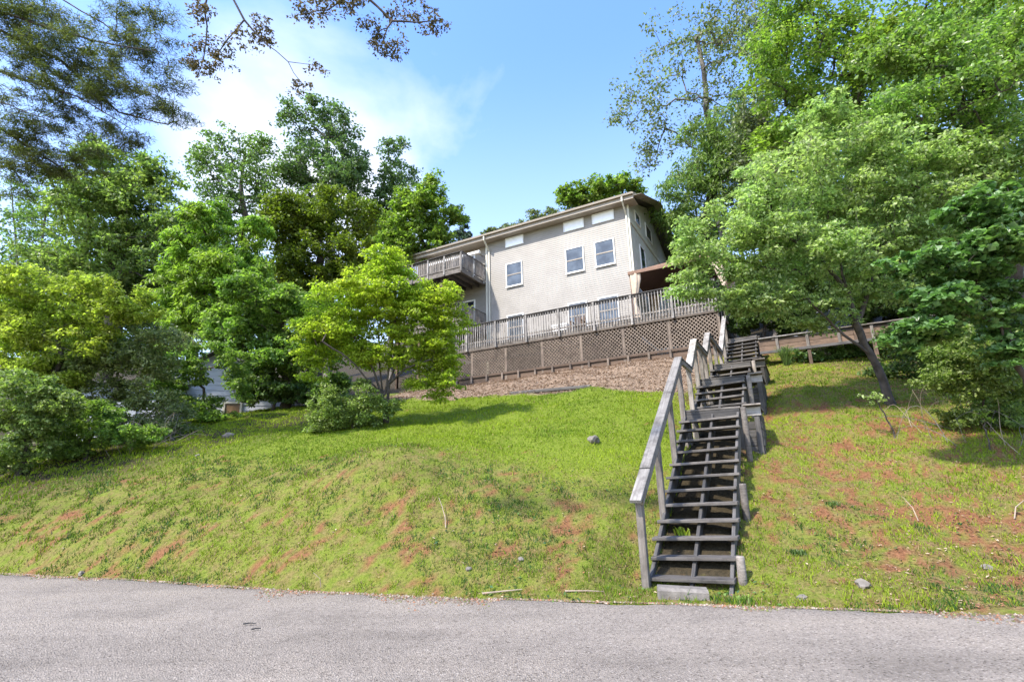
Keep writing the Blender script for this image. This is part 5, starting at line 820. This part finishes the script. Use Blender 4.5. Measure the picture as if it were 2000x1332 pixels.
  {'kind': 'foundation_shrub', 'label': 'scruffy olive bush at the foot of the lawn tree', 'mat': 'mid', 'n': 380, 'k': 36, 'leaf': 0.075, 'r': 0.03, 'style': 'broad', 'cat': 'shrub', 'base': [-3.99, 12.82], 'lobes': [[-4.42, 12.66, 3.17, 0.71, 0.58, 0.46], [-3.78, 12.62, 3.34, 0.48, 0.48, 0.48], [-4.62, 12.75, 2.85, 0.53, 0.41, 0.28], [-3.85, 12.75, 2.83, 0.51, 0.39, 0.28], [-3.4, 12.68, 3.09, 0.33, 0.38, 0.43], [-2.9, 12.69, 3.08, 0.23, 0.28, 0.33]]},
  {'kind': 'pine_tree', 'label': 'dark pine boughs hanging in from the top left corner', 'mat': 'pine', 'n': 640, 'k': 80, 'leaf': 0.13, 'r': 0.08, 'style': 'needle', 'cat': 'tree', 'base': [-17.1, 12.22], 'lobes': [[-11.11, 9.63, 11.74, 1.32, 1.08, 0.84], [-9.69, 9.82, 11.02, 1.44, 0.99, 0.54], [-10.43, 10.07, 10.1, 1.56, 1.05, 0.54], [-8.75, 10.05, 10.18, 1.02, 0.72, 0.42], [-11.41, 10.28, 9.32, 0.96, 0.72, 0.48], [-8.24, 9.77, 11.22, 0.9, 0.59, 0.29], [-9.13, 10.29, 9.27, 0.72, 0.48, 0.24], [-7.86, 10.16, 9.76, 0.54, 0.39, 0.24], [-9.07, 9.57, 11.93, 0.84, 0.6, 0.36], [-10.65, 9.85, 10.92, 1.2, 0.84, 0.48], [-11.34, 9.47, 12.33, 1.08, 0.78, 0.48], [-11.19, 10.47, 8.61, 0.96, 0.66, 0.36], [-10.1, 10.41, 8.82, 0.84, 0.6, 0.36], [-11.68, 10.62, 8.05, 0.6, 0.48, 0.36], [-7.78, 9.96, 10.51, 0.48, 0.36, 0.24], [-8.1, 9.55, 12.02, 0.6, 0.42, 0.24]], 'limbs': [[[-14.97, 9.79, 11.13], [-11.85, 9.87, 10.83], [-9.98, 9.95, 10.14], [-8.5, 10.09, 9.24]], [[-14.93, 9.35, 12.75], [-11.39, 9.37, 11.92], [-9.44, 9.45, 11.23], [-7.33, 9.39, 10.68]], [[-14.75, 10.1, 9.97], [-11.88, 10.21, 9.56], [-10.82, 10.41, 8.84], [-10.11, 10.54, 8.36]], [[-14.79, 9.1, 13.68], [-10.99, 9.23, 12.8], [-8.96, 9.4, 11.44]], [[-14.95, 9.6, 11.83], [-12.03, 9.78, 11.93], [-10.58, 9.98, 11.19], [-9.27, 10.31, 9.99], [-7.92, 10.22, 9.53]], [[-14.74, 9.95, 10.55], [-11.47, 9.72, 9.84], [-9.78, 9.8, 9.18], [-8.98, 9.92, 8.72]]]},
  {'kind': 'overhanging_tree', 'label': 'thin drooping branches with sparse brown leaves crossing the top of the sky', 'mat': 'brown', 'n': 260, 'k': 15, 'leaf': 0.045, 'r': 0.028, 'style': 'spray', 'cat': 'tree', 'gap': 1.2, 'base': [-19.33, 11.46], 'lobes': [[-3.36, 5.27, 6.76, 0.29, 0.2, 0.08], [-3.9, 5.18, 7.12, 0.2, 0.2, 0.12], [-3.81, 5.28, 6.74, 0.2, 0.2, 0.1], [-2.5, 5.16, 7.18, 0.26, 0.2, 0.07], [-1.2, 5.18, 7.11, 0.39, 0.2, 0.08], [-1.44, 5.29, 6.7, 0.29, 0.2, 0.08], [-1.92, 5.16, 7.19, 0.33, 0.2, 0.07], [-3.92, 5.34, 6.49, 0.2, 0.2, 0.09], [-2.39, 5.37, 6.4, 0.18, 0.15, 0.04], [-0.88, 5.22, 6.94, 0.2, 0.15, 0.05], [-3.03, 5.22, 6.95, 0.26, 0.2, 0.07], [-2.59, 5.42, 6.21, 0.13, 0.15, 0.07], [-3.56, 5.34, 6.52, 0.16, 0.2, 0.08], [-1.66, 5.23, 6.92, 0.2, 0.2, 0.09]], 'limbs': [[[-10.34, 5.39, 10.16], [-5.8, 4.78, 8.97], [-3.66, 5.02, 7.68], [-3.29, 5.2, 7.04], [-3.03, 5.28, 6.73], [-2.78, 5.33, 6.53], [-2.23, 5.37, 6.41]], [[-3.66, 5.02, 7.68], [-3.8, 5.16, 7.18], [-3.78, 5.26, 6.8], [-3.92, 5.38, 6.37]], [[-5.8, 4.78, 8.97], [-2.74, 4.93, 8.04], [-1.85, 5.1, 7.39], [-1.4, 5.21, 7.0], [-0.82, 5.21, 6.99]], [[-3.29, 5.2, 7.04], [-3.55, 5.26, 6.8], [-3.69, 5.35, 6.49]], [[-2.78, 5.33, 6.53], [-2.59, 5.41, 6.24], [-2.45, 5.45, 6.08]], [[-1.85, 5.1, 7.39], [-2.24, 5.17, 7.15], [-2.51, 5.18, 7.09]], [[-1.4, 5.21, 7.0], [-1.54, 5.27, 6.79], [-1.44, 5.31, 6.63]]]},
  {'kind': 'locust_tree', 'label': 'dark woodland tree deep behind the left trees, low in the gaps', 'mat': 'deep', 'n': 560, 'k': 42, 'leaf': 0.36, 'r': 0.4, 'style': 'broad', 'cat': 'tree', 'group': 'trees of the wooded slope left of the house', 'base': [-34.02, 38.77], 'lobes': [[-35.02, 36.47, 19.72, 5.6, 4.4, 3.2], [-26.66, 36.94, 17.99, 5.6, 4.4, 3.2], [-39.09, 37.28, 16.72, 4.0, 3.6, 3.2], [-20.7, 37.39, 16.32, 3.2, 2.8, 2.4], [-37.58, 38.23, 13.21, 4.8, 3.6, 2.4], [-29.97, 38.17, 13.43, 4.8, 3.6, 2.4]]},
  {'kind': 'dogwood_thicket', 'label': 'shaded green understory filling the slope behind the right dogwood', 'mat': 'deep', 'n': 620, 'k': 48, 'leaf': 0.2, 'r': 0.14, 'style': 'broad', 'cat': 'shrub', 'base': [14.34, 17.09], 'lobes': [[11.45, 16.02, 9.14, 2.27, 1.92, 1.57], [14.07, 16.13, 8.74, 2.45, 2.19, 1.93], [16.53, 16.05, 9.03, 1.93, 2.1, 2.27], [10.19, 16.47, 7.48, 1.57, 1.23, 0.88], [12.63, 16.58, 7.09, 1.93, 1.4, 0.88], [15.77, 16.69, 6.68, 2.27, 1.66, 1.05], [9.54, 15.88, 9.69, 1.23, 1.14, 1.05]]},
  {'kind': 'gum_tree', 'label': 'dark woodland tree low behind the gazebo and gable', 'mat': 'deep', 'n': 380, 'k': 40, 'leaf': 0.32, 'r': 0.4, 'style': 'broad', 'cat': 'tree', 'group': 'trees of the wooded slope right of the house', 'base': [15.14, 34.6], 'lobes': [[13.83, 33.09, 16.89, 2.52, 2.52, 2.52], [11.96, 33.83, 14.15, 2.16, 1.8, 1.44], [16.28, 33.86, 14.06, 3.6, 2.88, 2.16], [20.26, 33.69, 14.66, 2.88, 2.52, 2.16]]}]

def tubes_np(P0, P1, r0, r1, n=6):
    d = P1-P0; ln = np.linalg.norm(d, axis=1, keepdims=True)+1e-9; d = d/ln; ref = np.where(np.abs(d[:,2:]) > .9, np.array([[1.,0,0]]), np.array([[0,0,1.]]))
    a = np.cross(d, ref); a /= np.linalg.norm(a, axis=1, keepdims=True)+1e-9; b = np.cross(d, a); th = np.arange(n)*2*np.pi/n
    off = a[:,None]*np.cos(th)[None,:,None]+b[:,None]*np.sin(th)[None,:,None]
    V = np.concatenate([P0[:,None]+off*r0[:,None,None], (P1+d*ln*.04)[:,None]+off*r1[:,None,None]], 1)
    k = np.arange(n); F = np.stack([k, (k+1)%n, n+(k+1)%n, n+k], -1); F = F[None]+np.arange(len(P0))[:,None,None]*2*n
    return V.reshape(-1,3), F.reshape(-1,4)
LEAFSHAPE = dict(broad=(.30,1.0), spray=(.30,1.0), feather=(.13,1.25), needle=(.035,1.3))
def build_tree(s, seed):
    rg = np.random.default_rng(seed); bx, by = s['base']; base = np.array([bx, by, gz(bx, by)-.15]); lob = np.array(s['lobes']); n = s['n']
    if s['style'] not in ('needle',) and len(lob) > 1:
        sub = []
        for q in lob:
            sub.append(np.r_[q[:3], q[3:]*.92])
            for _ in range(4):
                v = rg.normal(size=3); v[2] = v[2]*.8+.25; v /= np.linalg.norm(v); f = rg.uniform(.30, .52); sub.append(np.r_[q[:3]+v*q[3:]*rg.uniform(.72, 1.02), q[3:]*f])
        lob = np.array(sub)
    wgt = lob[:,3]*lob[:,5]+lob[:,3]*lob[:,4]; wgt = wgt/wgt.sum(); which = rg.choice(len(lob), n, p=wgt); L_ = lob[which]
    v = rg.normal(size=(n,3)); v /= np.linalg.norm(v, axis=1, keepdims=True); rad = rg.random((n,1))**.42; C_ = L_[:,:3]+v*rad*L_[:,3:6]
    gzc = ground(C_[:,0], C_[:,1], False); C_[:,2] = np.maximum(C_[:,2], gzc+.12)
    # skeleton
    nodes, par = [], []
    if 'limbs' in s:
        for li, pl in enumerate(s['limbs']):
            pts = np.array(pl)
            if li == 0:
                if np.linalg.norm(pts[0][:2]-base[:2]) > .6 or s['style'] in ('needle',): nodes.append(base); par.append(-1)
                else: pts[0][2] = base[2]
                prev = len(nodes)-1
            else: prev = int(np.argmin(np.linalg.norm(np.array(nodes)-pts[0], axis=1)))
            for a, q in zip(pts[:-1], pts[1:]):
                if li == 0 and a is pts[0] or np.allclose(a, pts[0]):
                    if not (li > 0 and np.linalg.norm(np.array(nodes[prev])-a) < .05): nodes.append(a); par.append(prev); prev = len(nodes)-1
                m_ = max(2, int(np.linalg.norm(q-a)/.3))
                for k in range(1, m_+1): nodes.append(a+(q-a)*k/m_+rg.normal(size=3)*.012); par.append(prev); prev = len(nodes)-1
    else:
        ctr = (lob[:,:3]*wgt[:,None]).sum(0); top = np.array([ctr[0], ctr[1], ctr[2]+.35*(lob[:,2]+lob[:,5]).max()-.35*ctr[2]]); m_ = 14; prev = -1
        for k in range(m_+1):
            f = k/m_; p = base*(1-f)+top*f; p[:2] = base[:2]*(1-f**1.5)+top[:2]*f**1.5; p = p+rg.normal(size=3)*.012*np.linalg.norm(top-base)*(k > 0); nodes.append(p); par.append(prev); prev = len(nodes)-1
    NA = np.zeros((len(nodes)+n*4+8, 3)); NA[:len(nodes)] = nodes; cnt = len(nodes); par = list(par); tips = []
    ref = NA[:cnt].copy(); dist = np.linalg.norm(C_[:,None]-ref[None], axis=2).min(1)
    for i in np.argsort(dist):
        c = C_[i]; D = NA[:cnt]-c; dd = np.sqrt((D*D).sum(1)); cost = dd+.8*np.maximum(D[:,2], 0); j = int(np.argmin(cost)); a = NA[j]; ln = dd[j]; prev = j
        k_ = 3 if ln > .4 else 2
        for k in range(1, k_+1):
            f = k/k_; p = a+(c-a)*f; p = p+np.array([0,0,1])*ln*.12*math.sin(f*math.pi)+rg.normal(size=3)*ln*.04*(k < k_); NA[cnt] = p; par.append(prev); prev = cnt; cnt += 1
        tips.append(prev)
    NA = NA[:cnt]; par = np.array(par); w = np.zeros(cnt); w[tips] = 1
    for i in range(cnt-1, -1, -1):
        if par[i] >= 0: w[par[i]] += w[i]
    r_ = s['r']*(np.maximum(w, .7)/max(w.max(), 1))**.58; r_ = np.maximum(r_, s['leaf']*.035)
    hgt = np.clip((NA[:,2]-base[2])/.5, 0, 1); r_ = r_*(1+.35*(1-hgt)*(w > .5*w.max()))
    seg = np.where(par >= 0)[0]; V, F = tubes_np(NA[par[seg]], NA[seg], r_[par[seg]] if False else np.minimum(r_[par[seg]], r_[seg]*1.6), r_[seg])
    root = thing(s['kind'], s['label'], s['cat'], Matrix.Translation(base), s.get('group'))
    Mb = Matrix.Translation(base)
    link('trunk' if s['cat'] == 'tree' else 'stems', mesh_np('trunk', V-base, F, 4, M['barkg'] if s['mat'] in ('olive','airy','poplar','greyg','olivesh') else M['bark'], True), root, Mb)
    # leaves
    k = int(s['k']*1.3) if s['n'] > 100 else s['k']; N_ = n*k; st_ = s['style']; lw, lf = LEAFSHAPE[st_]
    if s['mat'] == 'heart': lw = .46
    vol = (lob[:,3]*lob[:,4]*lob[:,5]).sum(); rc = 1.2*s.get('gap', 1)*(vol*.72/n)**(1/3)*(.7+.6*rg.random((n,1)))
    rc = np.repeat(rc, k, 0); cc = np.repeat(C_, k, 0)
    q = rg.normal(size=(N_,3)); q /= np.linalg.norm(q, axis=1, keepdims=True); q *= rg.random((N_,1))**.5
    flat = dict(broad=.62, spray=.30, feather=.7, needle=.45)[st_]
    rel = q*np.array([1.15,1.15,flat]); rr = (rel[:,:2]**2).sum(1); 
    if st_ == 'spray': rel[:,2] -= .28*rr
    if st_ == 'feather': rel[:,2] -= .35*rr
    P = cc+rel*rc
    ax = rel*np.array([1,1,.4])+rg.normal(size=(N_,3))*.55; ax[:,2] -= dict(broad=.25, spray=.28, feather=.55, needle=.1)[st_]; ax /= np.linalg.norm(ax, axis=1, keepdims=True)
    nm = rg.normal(size=(N_,3))*dict(broad=.75, spray=.42, feather=.7, needle=1)[st_]+np.array([0,0,1.]); sd = np.cross(nm, ax); sd /= np.linalg.norm(sd, axis=1, keepdims=True)+1e-9; nm = np.cross(ax, sd)
    ll = (s['leaf']*.86*lf*(.45+.9*rg.random(N_)))[:,None]
    if st_ == 'needle': ll *= .8
    A = P-ax*ll*.5; B = P+sd*ll*lw-ax*ll*.05+nm*ll*.07; T = P+ax*ll*.5-nm*ll*.06; D = P-sd*ll*lw-ax*ll*.05+nm*ll*.07
    V = np.stack([A, B, T, D], 1).reshape(-1,3); i = np.arange(N_)[:,None]*4; F = np.concatenate([i+[0,1,2], i+[0,2,3]], 1).reshape(-1,3)
    link('crown' if s['cat'] == 'tree' else 'foliage', mesh_np('crown', V-base, F, 3, LEAF[s['mat']]), root, Mb)
    return root
for ti, s in enumerate(TREES): build_tree(s, 100+ti)

# ------------------------------------------------------------------ bare vines and grass clump
rv = random.Random(8)
def vines(label, x0, x1, y0, y1, n, hmax, r_, name='vine_tangle'):
    bx, by = (x0+x1)/2, (y0+y1)/2; base = Vector((bx, by, gz(bx, by))); root = thing(name, label, 'vines', Matrix.Translation(base))
    for i in range(n):
        x, y = rv.uniform(x0, x1), rv.uniform(y0, y1); z = gz(x, y)-.05; a = rv.uniform(0, 6.3); h = rv.uniform(.3, 1)*hmax; rch = rv.uniform(.3, 1.6); P = []; w1, w2, cv = rv.uniform(0, 6), rv.uniform(.03, .10), rv.uniform(1.5, 2.9)
        for k in range(9):
            f = k/8; P.append((x+math.cos(a)*rch*f+w2*math.sin(f*5+w1), y+math.sin(a)*rch*f*.6+w2*math.cos(f*4+w1), z+h*math.sin(f*cv)))
        link('vine', MB().tube(P, [r_*(1-.6*k/8)*(.6+.6*((i*7)%5)/4) for k in range(9)], 5).me('vine', M['vine'] if i % 3 == 0 else M['barkg']), root)
    return root
vines('tangle of bare brown vines sagging to the bank at the right edge', 7.4, 9.6, 8.5, 10.2, 46, .8, .006)
vines('bare grey twigs poking out of the olive shrub onto the left lawn', -11.6, -8.6, 12.6, 14.2, 60, 1.0, .007, 'twig_tangle')
def clump(x, y, n, h, label, cat, mat, wd=.012, name='grass_clump'):
    base = Vector((x, y, gz(x, y))); mb = MB()
    for i in range(n):
        a = rv.uniform(0, 6.283); rr = rv.uniform(.2, 1)*h*.8; hh = h*rv.uniform(.6, 1); px, py = rv.uniform(-.08,.08), rv.uniform(-.08,.08); V = []
        for k in range(5):
            f = k/4; c = Vector((px+math.cos(a)*rr*f, py+math.sin(a)*rr*f, hh*math.sin(f*2.2)/.9)); w = wd*(1-f*.9); V += [c+Vector((-math.sin(a)*w, math.cos(a)*w, 0)), c-Vector((-math.sin(a)*w, math.cos(a)*w, 0))]
        mb.add(V, [(2*k, 2*k+1, 2*k+3, 2*k+2) for k in range(4)])
    return tag(link(name, mb.me(name, LEAF[mat]), None, Matrix.Translation(base)), label, cat)
p = SP(-1.35, 11.4, 0); clump(p.x, p.y, 170, .55, 'arching dark green grass clump under the walkway beside the stairs', 'plant', 'deep', .012)
p = SP(-.62, -.30, 0); clump(p.x, p.y, 46, .07, 'low green weed tuft at the right corner of the stair foot', 'plant', 'mid2', .010, 'weed_tuft')
p = SP(.2, .9, 0); clump(p.x, p.y, 22, .13, 'bright green weed growing between the lower stair treads', 'plant', 'lime', .018, 'weed_tuft')
p = SP(-1.15, 1.0, 0); clump(p.x, p.y, 70, .06, 'dark weed rosette in the bank right of the lower stairs', 'plant', 'deep', .010, 'weed_tuft')
p = Vector((4.55, 7.75, 0)); clump(p.x, p.y, 50, .055, 'small dark weed rosette in the middle of the right bank', 'plant', 'deep', .010, 'weed_tuft')
